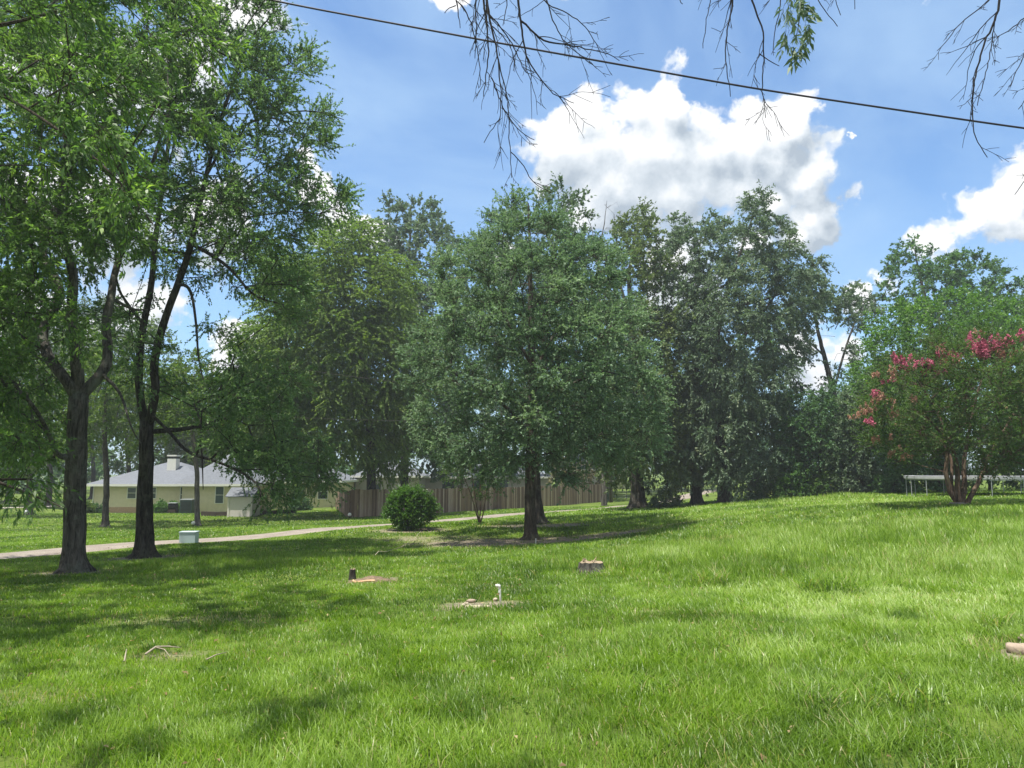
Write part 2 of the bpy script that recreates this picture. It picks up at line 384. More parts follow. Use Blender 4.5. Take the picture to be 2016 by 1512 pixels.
def sprays(C, out, rng, m=14, L=0.7, nl=18, leaf=0.06, lw=0.45, droop=0.25, upb=0.25, flat=1.0, outb=0.8, spread=0.6, leafup=0.6, start=0.12):
    """twigs radiating from clump centres with leaves along them; returns leaf verts, tone, twig polylines"""
    K = len(C)
    c = np.repeat(C, m, 0); o = np.repeat(out, m, 0); n = len(c)
    d = rng.standard_normal((n, 3)); d[:, 2] *= flat
    d = unit(unit(d) + o * outb + np.array((0, 0, upb)))
    ln = L * (0.45 + 0.75 * rng.random(n))
    s0 = c + rng.standard_normal((n, 3)) * L * 0.12
    sp_t = np.repeat(rng.random(K), m) * 0.42 + rng.random(n) * 0.22
    t = rng.random((n, nl)) * (1 - start) + start; t = np.sqrt(t) * 0.3 + t * 0.7
    pos = s0[:, None] + d[:, None] * (ln[:, None] * t)[..., None]
    pos[..., 2] -= droop * ln[:, None] * t ** 2
    tang = d[:, None] - np.array((0, 0, 1)) * (2 * droop * t)[..., None]
    r = rng.standard_normal((n, nl, 3))
    ld = unit(tang + unit(r) * spread * 1.6)
    pos = pos + ld * 0.0
    tone = (sp_t[:, None] + 0.40 * rng.random((n, nl)) + 0.12 * (t - 0.5)).ravel()
    sz = (leaf * (0.65 + 0.7 * rng.random((n, nl)))).ravel()
    V = leafquads(pos.reshape(-1, 3), ld.reshape(-1, 3), sz, lw, rng, leafup)
    tw = np.stack([s0, s0 + d * (ln * 0.5)[:, None] - np.array((0, 0, 1)) * (droop * ln * 0.25)[:, None], s0 + d * ln[:, None] - np.array((0, 0, 1)) * (droop * ln)[:, None]], 1)
    return V, np.clip(tone, 0, 1), tw


def twigmesh(tw, r0):
    """three sided tapering prisms through (n, k, 3) polylines"""
    n, k = tw.shape[:2]
    T = unit(tw[:, -1] - tw[:, 0]); a = np.where(np.abs(T[:, 2:3]) < 0.9, np.array((0, 0, 1.0)), np.array((1.0, 0, 0)))
    u = unit(np.cross(T, a)); w = np.cross(T, u); V = np.zeros((n, k, 3, 3))
    for j in range(k):
        r = r0 * (1 - 0.75 * j / (k - 1))
        for i in range(3):
            an = i * 2.094; V[:, j, i] = tw[:, j] + (u * math.cos(an) + w * math.sin(an)) * r
    idx = np.arange(n * k * 3).reshape(n, k, 3)
    q = np.stack([idx[:, :-1], np.roll(idx[:, :-1], -1, 2), np.roll(idx[:, 1:], -1, 2), idx[:, 1:]], -1).reshape(-1, 4)
    return V.reshape(-1, 3), q


def grow(lines, C, rng, step=0.7, sag=0.0, tip=0.012, expo=2.4, kmax=0.75):
    """grow a branch network from given polylines to the clump centres; returns tubes"""
    pos = []; par = []; rad = []; pl = []
    for L in lines:
        L = np.asarray(L, float)
        if not pos: prev = -1
        else:
            A = np.array(pos); prev = int(np.argmin(((A - L[0, :3]) ** 2).sum(1)))
        P0 = None
        for j in range(len(L)):
            if j == 0:
                pos.append(L[0, :3] if prev < 0 else pos[prev] + (L[0, :3] - pos[prev]) * .15); par.append(prev); rad.append(L[0, 3]); pl.append(0 if prev < 0 else pl[prev]); prev = len(pos) - 1; continue
            seg = L[j, :3] - L[j - 1, :3]; n = max(1, int(np.linalg.norm(seg) / 0.35))
            for q in range(1, n + 1):
                f = q / n
                w = rng.standard_normal(3) * 0.012 if q < n else 0
                pos.append(L[j - 1, :3] + seg * f + w); par.append(prev); rad.append(L[j - 1, 3] * (1 - f) + L[j, 3] * f); pl.append(pl[prev] + np.linalg.norm(seg) / n); prev = len(pos) - 1
    ninit = len(pos); pos = list(pos)
    cap = ninit + 40 * len(C) + 10
    A = np.zeros((cap, 3)); A[:ninit] = pos; PL = np.zeros(cap); PL[:ninit] = pl; cnt = ninit
    R0 = np.array(rad)
    if len(C):
        zmin = A[:ninit, 2].min()
        zl = zmin + 0.25 * (C[:, 2].min() - zmin)
        d0 = np.array([np.min(((A[:ninit] - c) ** 2).sum(1)) for c in C])
        for k in np.argsort(d0):
            c = C[k]; dv = A[:cnt] - c; dist = np.sqrt((dv ** 2).sum(1))
            cost = dist + 0.18 * PL[:cnt] + np.where(dv[:, 2] > 0.2, dv[:, 2] * 0.4, 0) + np.where(A[:cnt, 2] < zl, 6.0, 0)
            j = int(np.argmin(cost)); n = max(1, int(dist[j] / step)); a = A[j].copy()
            side = rng.standard_normal(3) * dist[j] * 0.10; side[2] = abs(side[2]) * 0.6
            pj = j
            for q in range(1, n + 1):
                f = q / n
                A[cnt] = a + (c - a) * f + side * math.sin(f * math.pi) - np.array((0, 0, sag * dist[j] * f * f * 0)) ; par.append(pj); PL[cnt] = PL[pj] + dist[j] / n; pj = cnt; cnt += 1
    A = A[:cnt]; par = np.array(par)
    acc = np.zeros(cnt); ch = [[] for _ in range(cnt)]
    for i in range(cnt - 1, -1, -1):
        if acc[i] == 0: acc[i] = tip ** expo
        if par[i] >= 0: acc[par[i]] += acc[i]; ch[par[i]].append(i)
    r = acc ** (1 / expo); r[:ninit] = R0
    for i in range(ninit, cnt): r[i] = min(r[i], r[par[i]] * kmax)
    VV = []; QQ = []; off = 0; stack = [0]; done = set()
    roots = [i for i in range(cnt) if par[i] < 0]
    starts = [(i, -1) for i in roots]
    while starts:
        i, p = starts.pop()
        chain = [] if p < 0 else [p]; rr = [] if p < 0 else [min(r[p], r[i] * 1.15)]
        while True:
            chain.append(i); rr.append(r[i])
            if not ch[i]: break
            cs = sorted(ch[i], key=lambda q: -r[q])
            for q in cs[1:]: starts.append((q, i))
            i = cs[0]
        if len(chain) < 2: continue
        n = 28 if max(rr) > 0.18 else 14 if max(rr) > 0.12 else (8 if max(rr) > 0.05 else (5 if max(rr) > 0.02 else 4))
        V, Q = tube(A[chain], rr, n, 0.0, rng)
        if max(rr) > .08:                       # lobed root flare and furrowed, slightly uneven trunk
            W_ = V.reshape(len(chain), n, 3); cc = A[chain][:, None]; ang = np.arange(n) * 2 * math.pi / n; ph = rng.random() * 6.28
            rid = rng.standard_normal(n) * .05; f = 1 + rid[None] + .03 * rng.standard_normal((len(chain), n))
            if p < 0:
                lob = np.cos(4 * ang + ph) * .6 + np.cos(7 * ang + ph * 2) * .4
                for q_, am in enumerate((.34, .30, .20, .11, .05)[:len(chain)]): f[q_] += am * lob
            V = (cc + (W_ - cc) * f[..., None]).reshape(-1, 3)
        VV.append(V); QQ.append(Q + off); off += len(V)
    return np.vstack(VV), np.vstack(QQ)


GAPS = []                                   # openings in a crown through which the house or sky shows
def crown_clumps(blobs, d0, T, K, rng, space=0.5, shell=0.6, front=0.0):
    """clump centres filling the round body of a crown whose lobes are (px, py, r) discs at depth d0"""
    B = np.array([b[:3] for b in blobs], float); wgt = np.array([(b[3] if len(b) > 3 else 1.0) for b in blobs]) * B[:, 2] ** 2
    dd = np.array([(b[4] if len(b) > 4 else 0.0) for b in blobs])
    cx = (B[:, 0] - B[:, 2]).min(), (B[:, 0] + B[:, 2]).max(); cy = (B[:, 1] - B[:, 2]).min(), (B[:, 1] + B[:, 2]).max()
    mx, my = sum(cx) / 2, sum(cy) / 2; Wx, Wy = (cx[1] - cx[0]) / 2, (cy[1] - cy[0]) / 2
    n = K * 6; b = rng.choice(len(B), n, p=wgt / wgt.sum())
    a = rng.random(n) * 2 * math.pi; q = rng.random(n) ** 0.5
    px = B[b, 0] + np.cos(a) * q * B[b, 2]; py = B[b, 1] + np.sin(a) * q * B[b, 2]
    rho = np.clip(((px - mx) / Wx) ** 2 * 0.8 + ((py - my) / Wy) ** 2 * 0.5, 0, 0.92)
    u = rng.random(n) ** shell * np.where(rng.random(n) < 0.5 + front, -1, 1)
    dep = d0 + T * np.sqrt(1 - rho) * u + dd[b]
    out = []
    pts = np.array([P(x, y, z) for x, y, z in zip(px, py, dep)])
    keep = []
    for i in range(n):
        if len(keep) >= K: break
        if any(x0 < px[i] < x1 and y0 < py[i] < y1 for x0, x1, y0, y1 in GAPS): continue
        if keep:
            kk = pts[keep]
            if ((kk - pts[i]) ** 2).sum(1).min() < space ** 2: continue
        keep.append(i)
    return pts[keep]


def build_tree(name, label, cat, base, lines, blobs, d0, T, K, leafm, barkm, group=None, seed=1, space=0.5, twig=0.0, crown_name='crown',
               flare=1.0, tip=0.012, shell=0.6, front=0.15, extra=None, center=None, step=0.7, stem=1.0, **sp):
    """lines: polylines of (px, py, depth offset, radius); the first one starts at the ground"""
    rng = np.random.default_rng(seed)
    base = np.asarray(base, float)
    LL = []
    for i, L in enumerate(lines):
        q = [np.append(P(a, b, d0 + c), r * (stem if i else 1)) for (a, b, c, r) in L]
        if i and stem != 1: q = q[:1] + [k + np.append(rng.standard_normal(3) * .11, 0) for k in q[1:]]
        if i:
            for _ in range(2):                  # corner cutting: limbs bend, they do not kink
                q = [q[0]] + [w for a_, b_ in zip(q[:-1], q[1:]) for w in (a_ * .75 + b_ * .25, a_ * .25 + b_ * .75)] + [q[-1]]
        LL.append(q)
    z0 = base[2]
    b0 = LL[0][0]; shift = base - b0[:3]
    LL[0][0][:3] = base
    if flare:
        r = LL[0][0][3]; p1 = LL[0][1][:3]; dv = p1 - base
        LL[0] = [np.append(base - (0, 0, 0.12), r * (1 + .95 * flare)), np.append(base + (0, 0, 0.03), r * (1 + .62 * flare)), np.append(base + unit(dv) * r * .55, r * (1 + .26 * flare)), np.append(base + unit(dv) * r * 1.3, r * (1 + .08 * flare)), np.append(base + unit(dv) * r * 2.4, r * .97)] + LL[0][1:]
    C = crown_clumps(blobs, d0, T, K, rng, space, shell, front) if K else np.zeros((0, 3))
    if extra is not None: C = np.vstack([C, extra]) if len(C) else np.asarray(extra)
    V, Q = grow(LL, C, rng, tip=tip, step=step)
    root = thing(name, label, cat, base, group)
    if len(C):
        cen = C.mean(0) if center is None else np.asarray(center)
        ov = C - cen; ov[:, 2] *= 0.6; out = unit(ov)
        lv, tone, tw = sprays(C, out, rng, **sp)
        nl = len(lv) // 4
        meshobj(crown_name, lv, np.arange(nl * 4).reshape(-1, 4), leafm, root, False, tone, base)
        if twig > 0:
            tv, tq = twigmesh(tw, twig); Q = np.vstack([Q, tq + len(V)]); V = np.vstack([V, tv])
    meshobj('trunk', V, Q, barkm, root, True, base=base)
    return root

# ------------------------------------------------------------------ ground, drive, grass
ROADPX = [(-420, 1125, 18.2), (-150, 1104, 19.0), (0, 1092, 20.3), (180, 1078, 22.4), (360, 1064, 25), (560, 1050, 28.6), (740, 1036, 33), (860, 1026, 37), (945, 1019, 41), (1100, 1007, 50), (1240, 997, 60), (1330, 990, 72), (1400, 985, 90)]
RP = np.array([P(*r)[:2] for r in ROADPX])
def _dense(Pn, n=14):
    out = []
    for a, b in zip(Pn[:-1], Pn[1:]):
        for q in range(n): out.append(a + (b - a) * q / n)
    out.append(Pn[-1]); k = np.array(out)
    for _ in range(30): k[1:-1] = 0.25 * k[:-2] + 0.5 * k[1:-1] + 0.25 * k[2:]
    return k
RD = _dense(RP)
def road_dist(x, y):
    x = np.asarray(x); y = np.asarray(y); best = np.full(x.shape, 99.0)
    for i in range(0, len(RD), 3):
        best = np.minimum(best, np.hypot(x - RD[i, 0], y - RD[i, 1]))
    return best
RW = 1.25

DIRT = [(1045, 1072, 23.2, 4.2, 1.7, 1.1), (1075, 1040, 29.5, 2.8, 1.3, .9), (148, 1130, 14.9, .9, .7, .8), (287, 1096, 18.9, 1.1, .8, .95), (738, 1142, 12.8, .42, .42, 1.2),
        (935, 1198, 9.2, .5, .3, 1.2), (1000, 1192, 9.3, .35, .3, .8), (318, 1312, 6.3, .32, .17, .6), (420, 1225, 8.4, .8, .4, .30), (1310, 1392, 5.0, .16, .10, .8), (1285, 1222, 8.2, .3, .2, .8),
        (1895, 1000, 21.9, 1.3, .8, 1.0), (2020, 1304, 6.1, .35, .45, 1.1), (1400, 1056, 17.5, 1.0, .4, .6), (1235, 1066, 17.8, .9, .35, .7), (1165, 1135, 12.8, .45, .35, .8),
        (1330, 1040, 24, 2.0, .6, .5), (850, 1058, 25, 2.4, 1.0, .5), (240, 1230, 8.4, .6, .3, .25), (90, 1395, 5.0, .5, .3, .25), (811, 1048, 27.8, 1.6, .9, .9)]
DC = [(P(a, b, d)[0], P(a, b, d)[1], rx, ry, s) for a, b, d, rx, ry, s in DIRT]
def dirt(x, y):
    m = np.zeros(np.shape(x))
    for cx, cy, rx, ry, s in DC:
        q = ((x - cx) / rx) ** 2 + ((y - cy) / ry) ** 2
        m = np.maximum(m, s * np.clip(1.25 - q, 0, 1))
    n = vnoise(x, y, 0.35, 3) * 0.5 + vnoise(x, y, 0.9, 4) * 0.5
    return np.clip(m * (0.35 + 1.3 * n) * (.45 + 1.1 * vnoise(x, y, .16, 8)), 0, 1)

xs = np.concatenate([np.linspace(-420, -60, 16), np.linspace(-56, -24, 17), np.arange(-22, 22.01, 0.3), np.linspace(24, 56, 17), np.linspace(60, 420, 16)])
ys = np.concatenate([np.linspace(-60, -4, 8), np.arange(-2, 36, 0.3), np.linspace(37, 110, 70), np.linspace(115, 600, 18)])
gx, gy = np.meshgrid(xs, ys, indexing='ij'); gz = H(gx, gy)
idx = np.arange(gx.size).reshape(gx.shape)
Q = np.stack([idx[:-1, :-1], idx[1:, :-1], idx[1:, 1:], idx[:-1, 1:]], -1).reshape(-1, 4)
m, nt_ = newmat('ground_turf')
a = nt_.nodes.new('ShaderNodeAttribute'); a.attribute_name = 'dirt'
geo = nt_.nodes.new('ShaderNodeTexCoord').outputs['Object']
n1 = noise(nt_, 0.5, 6, 0.65, geo); n2 = noise(nt_, 28, 6, 0.75, geo); n3 = noise(nt_, 5, 5, 0.7, geo)
s_ = mth(nt_, 'ADD', mth(nt_, 'MULTIPLY', n1, 0.45), mth(nt_, 'ADD', mth(nt_, 'MULTIPLY', n2, 0.35), mth(nt_, 'MULTIPLY', n3, 0.2)))
gc = ramp(nt_, s_, [(0.34, (0.045, 0.060, 0.018)), (0.48, (0.085, 0.125, 0.024)), (0.66, (0.19, 0.26, 0.045))])
dc = ramp(nt_, n2, [(0.34, (0.12, 0.10, 0.07)), (0.52, (0.27, 0.22, 0.17)), (0.66, (0.44, 0.38, 0.31))])
mx = nt_.nodes.new('ShaderNodeMix'); mx.data_type = 'RGBA'
nt_.links.new(mth(nt_, 'MULTIPLY', a.outputs['Fac'], 1.0, clamp=True), mx.inputs['Factor']); nt_.links.new(gc, mx.inputs['A']); nt_.links.new(dc, mx.inputs['B'])
outp(nt_, prin(nt_, mx.outputs['Result'], 0.95, 0.1, n2, 0.8, 0.03))
go_ = meshobj('ground', np.stack([gx, gy, gz], -1).reshape(-1, 3), Q, m, None, True, dirt(gx, gy).ravel(), attr='dirt'); tag(go_, 'grassy lawn falling gently away towards the gravel drive', 'ground', kind='structure')

M_GRAVEL, nt_ = newmat('gravel')
v1 = noise(nt_, 30, 8, 0.8); v2 = noise(nt_, 1.2, 4, 0.6)
c1 = ramp(nt_, mth(nt_, 'ADD', mth(nt_, 'MULTIPLY', v1, 0.7), mth(nt_, 'MULTIPLY', v2, 0.3)), [(0.34, (0.13, 0.105, 0.085)), (0.5, (0.25, 0.215, 0.18)), (0.66, (0.40, 0.355, 0.30))])
outp(nt_, prin(nt_, c1, 0.95, 0.1, v1, 0.6, 0.02))
T_ = unit(np.gradient(RD, axis=0)); Nn = np.stack([-T_[:, 1], T_[:, 0]], 1)
V = []; cols = [-1.05, -0.6, -0.2, 0.2, 0.6, 1.05]
for i, p in enumerate(RD):
    for c in cols:
        w = c * RW * (1 + (0.16 * (vnoise(i * 0.7, c * 3 + 9, 1.3, 2) - 0.5) if abs(c) > 1 else 0))
        q = p + Nn[i] * w; V.append((q[0], q[1], float(H(q[0], q[1])) + (0.035 if abs(c) < 1 else -0.02)))
k = len(cols); idx = np.arange(len(V)).reshape(-1, k)
Q = np.stack([idx[:-1, :-1], idx[:-1, 1:], idx[1:, 1:], idx[1:, :-1]], -1).reshape(-1, 4)
tag(meshobj('gravel_road', V, Q, M_GRAVEL, None, True), 'pale gravel drive crossing the lawn from left to the far trees', 'road', kind='structure')
# pale concrete driveway of the neighbour, far left
DW = [P(-260, 1004, 64), P(0, 1001, 66), P(60, 998, 69), P(130, 995, 74), P(175, 992, 80)]
V = []
for p in DW:
    for o_ in (-2.6, 2.6): V.append((p[0], p[1] + o_, float(H(p[0], p[1] + o_)) + 0.06))
idx = np.arange(len(V)).reshape(-1, 2)
tag(meshobj('driveway', V, np.stack([idx[:-1, 0], idx[:-1, 1], idx[1:, 1], idx[1:, 0]], -1), plain('concrete', (0.42, 0.38, 0.33), 0.9, 0.1, 0.2, 2.0), None, True), 'pale concrete driveway under the far left trees', 'driveway', kind='structure')


def tallness(x, y):
    t = np.exp(-(((x - 6.5) / 6.0) ** 2 + ((y - 14.5) / 4.5) ** 2) ** 1.5) * 1.0
    t = np.maximum(t, np.exp(-(((x - 12) / 5.0) ** 2 + ((y - 13.0) / 6) ** 2) ** 1.5) * 0.9)
    t = np.maximum(t, 0.85 * np.exp(-(((x + 5.6) / 2.9) ** 2 + ((y - 16.6) / 2.3) ** 2) ** 1.5))
    t = np.maximum(t, 0.22 * smooth(-0.5, 2.5, x) * smooth(13, 9, y))
    t = np.maximum(t, 0.12 * smooth(2, 8, x) * (y > 16))
    t = np.maximum(t, .55 * smooth(31, 37, y) * smooth(43, 40, y) * smooth(9, 14, x) * smooth(21, 16, x))
    return t * (0.45 + 0.85 * vnoise(x, y, 1.5, 6)) 


SILV = [(*P(a, b, d)[:2], rx, ry) for a, b, d, rx, ry in ((1830, 1145, 12, .8, .9), (1750, 1185, 10.5, .8, .7), (1400, 1165, 10.3, .6, .5), (1600, 1190, 9.8, .5, .4), (1480, 1310, 6.3, .35, .3), (1500, 985, 36, 3, 2), (1690, 1005, 26, 2, 2))]
def blades(d0, d1, dens, w0, rng, hs=1.0, xr=None):
    xm = 0.76 * d1 + 2.2
    n = int(dens * 2 * xm * (d1 - d0))
    x = (rng.random(n) * 2 - 1) * xm; y = d0 + rng.random(n) * (d1 - d0)
    k = np.abs(x) < 0.76 * y + 2.0
    x = x[k]; y = y[k]
    # clumping
    cl = vnoise(x, y, 0.22, 1) * 0.5 + vnoise(x, y, 0.6, 2) * 0.5
    rd = road_dist(x, y); dm = dirt(x, y)
    k = (rng.random(len(x)) < (-0.1 + 1.9 * cl)) & (rd > RW * (0.92 + 0.35 * rng.random(len(x)))) & (rng.random(len(x)) > dm * 1.15)
    x = x[k]; y = y[k]; cl = cl[k]; dm = dm[k]; rd = rd[k]
    tl = tallness(x, y); n = len(x)
    bt = vnoise(x, y, 0.9, 9)
    h = (0.040 + 0.055 * bt ** 2 * (x > -2) + 0.20 * tl + 0.035 * cl) * (0.5 + 0.8 * rng.random(n)) * hs
    h *= (1 - 0.5 * dm) * smooth(RW * 0.8, RW * 1.8, rd) ** 0.5
    w = w0 * (0.7 + 0.6 * rng.random(n))
    ang = rng.random(n) * 2 * math.pi
    # coherent lean from noise
    la = vnoise(x, y, 0.8, 11) * 4 * math.pi; k2 = (0.1 + 0.5 * vnoise(x, y, 0.5, 12))
    dx = np.cos(ang) + np.cos(la) * k2 * 1.4; dy = np.sin(ang) + np.sin(la) * k2 * 1.4
    nn = np.hypot(dx, dy) + 1e-6; dx /= nn; dy /= nn
    lean = (0.25 + 0.75 * rng.random(n)) * (0.55 + 0.9 * (h / 0.15).clip(0, 1.2) * 0.6) * np.where(tl > 0.3, 0.55, 1)
    z = H(x, y) - 0.006
    sx, sy = -dy, dx
    a2 = rng.random(n) * math.pi; ca, sa = np.cos(a2) * 0.6, np.sin(a2) * 0.6
    sx = sx + ca; sy = sy + sa; nn = np.hypot(sx, sy) + 1e-6; sx /= nn; sy /= nn
    V = np.empty((n, 6, 3), np.float32)
    def at(t, wd):
        ox = dx * lean * h * t ** 1.7; oy = dy * lean * h * t ** 1.7; oz = h * t * (1 - 0.28 * lean * t)
        return x + ox, y + oy, z + oz, w * wd
    for j, (t, wd) in enumerate(((0, 0.8), (0.55, 1.0), (1.0, 0.12))):
        X, Y, Z, Wd = at(t, wd)
        V[:, j * 2, 0] = X - sx * Wd / 2; V[:, j * 2, 1] = Y - sy * Wd / 2; V[:, j * 2, 2] = Z
        V[:, j * 2 + 1, 0] = X + sx * Wd / 2; V[:, j * 2 + 1, 1] = Y + sy * Wd / 2; V[:, j * 2 + 1, 2] = Z
    tone = 0.26 + 0.36 * rng.random(n) + 0.50 * (vnoise(x, y, 2.0, 14) - 0.5) + 0.42 * (vnoise(x, y, .30, 15) - 0.5) + 0.16 * tl
    straw = rng.random(n) < (0.025 + 0.5 * dm + 0.05 * (vnoise(x, y, 1.1, 17) > 0.7))
    sv = smooth(.60, .80, vnoise(x, y, 1.5, 31) * .7 + vnoise(x, y, .5, 32) * .3) * smooth(0, 2.5, x)
    for cx_, cy_, rx_, ry_ in SILV: sv = np.maximum(sv, np.exp(-((x - cx_) / rx_) ** 2 - ((y - cy_) / ry_) ** 2) * (.5 + vnoise(x, y, .3, 33)))
    sv = np.clip(sv, 0, 1)
    tone = np.clip(tone + .10 * tl + .5 * sv * rng.random(n), 0, 0.90); tone[straw] = 0.93 + 0.07 * rng.random(straw.sum())
    return V.reshape(-1, 3), tone


L_GRASS = leafmat('grass_blade', [(0, (0.046, 0.090, 0.012)), (0.28, (0.094, 0.172, 0.020)), (0.55, (0.172, 0.276, 0.034)), (0.80, (0.26, 0.38, 0.060)), (0.90, (0.36, 0.46, 0.16)), (0.93, (0.34, 0.31, 0.13)), (1, (0.46, 0.40, 0.22))], 0.42, 0.38, 0.35, (1.35, 1.5, 0.6))
rg = np.random.default_rng(21)
L_LITTER = leafmat('dry_leaf', [(0, (0.12, 0.075, 0.040)), (0.6, (0.26, 0.18, 0.10)), (1, (0.42, 0.34, 0.20))], 0.2, 0.8, 0.1)
L_WEED = leafmat('leaf_weed', [(0, (0.06, 0.12, 0.018)), (0.6, (0.11, 0.19, 0.030)), (1, (0.19, 0.27, 0.06))], 0.35, 0.7, 0.15)
VV = []; TT = []
for (a0, a1, dn, w0) in ((3.0, 5.5, 7000, 0.0050), (5.5, 8, 4600, 0.0062), (8, 12, 2300, 0.0085), (12, 18, 1000, 0.011), (18, 27, 430, 0.017), (27, 40, 170, 0.028), (40, 62, 60, 0.045)):
    V, t = blades(a0, a1, dn, w0, rg, 1.0 if a0 < 18 else (1.15 if a0 < 27 else 1.4)); VV.append(V); TT.append(t)
V = np.vstack(VV); t = np.concatenate(TT); n = len(V) // 6
i6 = np.arange(n)[:, None] * 6
Q = np.stack([i6 + np.array((0, 1, 3, 2)), i6 + np.array((2, 3, 5, 4))], 1).reshape(-1, 4)
tag(meshobj('lawn_grass', V, Q, L_GRASS, None, False, np.repeat(t, 2)), 'bright green lawn grass, mown short on the left', 'grass', kind='stuff')
print('blades', n)
# fallen leaves and small litter, low broad-leaved weeds
n = 5200; x = (rg.random(n) * 2 - 1) * 13; y = 3.2 + 21 * rg.random(n) ** 1.4; k = rg.random(n) < .25 + .75 * vnoise(x, y, 1.7, 21); x, y = x[k], y[k]; n = len(x)
p = np.stack([x, y, H(x, y) + .015 + .03 * rg.random(n)], 1); dd_ = unit(np.stack([rg.standard_normal(n), rg.standard_normal(n), .25 * rg.standard_normal(n)], 1))
V = leafquads(p, dd_, .022 + .04 * rg.random(n), .5, rg, 1.2)
tag(meshobj('leaf_litter', V, np.arange(n * 4).reshape(-1, 4), L_LITTER, None, False, rg.random(n)), 'small dry fallen leaves scattered through the grass', 'fallen leaves', kind='stuff')
n = 900; x = (rg.random(n) * 2 - 1) * 9; y = 3.3 + 9 * rg.random(n); k = (vnoise(x, y, 1.3, 23) > .55); x, y = x[k], y[k]; n = len(x); m_ = 9
p = np.repeat(np.stack([x, y, H(x, y) + .02], 1), m_, 0); a_ = rg.random(n * m_) * 6.28; dd_ = unit(np.stack([np.cos(a_), np.sin(a_), .35 + .5 * rg.random(n * m_)], 1)); sz_ = np.repeat(.022 + .022 * rg.random(n), m_)
V = leafquads(p + dd_ * .005, dd_, sz_, .55, rg, 1.5)
tag(meshobj('lawn_weeds', V, np.arange(n * m_ * 4).reshape(-1, 4), L_WEED, None, False, np.clip(np.repeat(rg.random(n), m_) * .7 + .3 * rg.random(n * m_), 0, 1)), 'low broad-leaved weeds and clover in the lawn', 'weeds', kind='stuff')
# seed stalks and long bent blades among the tall grass
n = 26000; x = rg.random(n) * 22 - 6; y = 5.0 + rg.random(n) * 17
tl = tallness(x, y); k = rg.random(n) < np.clip(tl - 0.22, 0, 1) * 0.9; x = x[k]; y = y[k]; n = len(x)
h = 0.16 + 0.26 * rg.random(n); an = rg.random(n) * 6.28; ln = 0.15 + 0.45 * rg.random(n)
pts = np.zeros((n, 5, 3))
for j, tt in enumerate((0, 0.35, 0.7, 0.88, 1.0)):
    pts[:, j, 0] = x + np.cos(an) * ln * h * tt ** 2; pts[:, j, 1] = y + np.sin(an) * ln * h * tt ** 2; pts[:, j, 2] = H(x, y) + h * tt * (1 - 0.25 * ln * tt)
V, Q = twigmesh(pts, 0.0022)
tag(meshobj('seed_stalks', V, Q, L_GRASS, None, False, np.repeat(0.3 + 0.62 * rg.random(n), len(Q) // n)), 'thin seed stalks standing above the long grass on the right', 'grass', kind='stuff')

# ------------------------------------------------------------------ trees
def kids(px, py, d): return G(px, py, d)

# two big trees at left
GAPS[:] = [(185, 400, 868, 1040), (330, 395, 560, 690), (395, 500, 930, 1040)]
build_tree('pecan_tree', 'big grey-barked tree nearest the left edge, forked into several limbs', 'tree', G(145, 1128, 15),
    [[(145, 1128, 0, .215), (147, 1040, 0, .21), (149, 940, 0, .195), (152, 850, 0, .185), (156, 775, 0, .18)],
     [(154, 785, 0, .15), (118, 745, 0, .135), (101, 700, 0, .13), (101, 640, .3, .12), (96, 570, .5, .11), (86, 500, .7, .10), (95, 440, 1, .09), (120, 380, 1.2, .075), (128, 280, 1.4, .05), (118, 120, 1.6, .03)],
     [(156, 770, 0, .15), (152, 700, -.2, .135), (150, 620, -.4, .12), (140, 540, -.6, .11), (136, 430, -.9, .09), (146, 300, -1.2, .06), (150, 130, -1.4, .035)],
     [(158, 780, 0, .15), (190, 745, 0, .13), (207, 700, .2, .125), (212, 640, .4, .115), (226, 590, .6, .10), (243, 545, .8, .09), (268, 450, 1, .075), (300, 330, 1, .05), (322, 200, 1, .03)],
     [(90, 520, .7, .07), (60, 470, .3, .06), (30, 440, 0, .045), (-60, 380, -.5, .025)],
     [(98, 690, .1, .06), (60, 690, -.5, .045), (0, 640, -1.2, .03), (-90, 560, -1.5, .02)],
     [(205, 740, .1, .05), (232, 748, -.2, .042), (250, 790, -.4, .032), (262, 830, -.6, .02), (270, 880, -.7, .01)],
     [(225, 590, .6, .05), (262, 615, .8, .04), (290, 600, 1.0, .02)],
     [(150, 900, 0, .08), (110, 905, -.4, .065), (80, 880, -1.0, .055), (68, 800, -1.4, .045), (40, 740, -1.6, .035), (-20, 700, -1.8, .02)]],
    [(100, 440, 110), (-50, 500, 150), (30, 300, 150), (200, 330, 100), (150, 180, 130), (-60, 150, 150), (50, 600, 80), (-60, 700, 110), (10, 800, 80),
     (170, 560, 45, .6), (130, 660, 40, .5), (60, 730, 50), (-90, 860, 90), (95, 850, 45), (110, 0, 150), (260, 50, 110), (-120, -60, 150), (20, 900, 60), (250, 420, 60), (60, 960, 25, .5), (215, 690, 20, .5), (100, -200, 200)],
    15, 3.6, 450, L_PECAN, B_GREY, 'large trees on the lawn', 3, .42, stem=.82, twig=.006, m=19, L=.72, nl=23, leaf=.085, lw=.44, droop=.2, upb=.2, spread=.55, front=-.1)

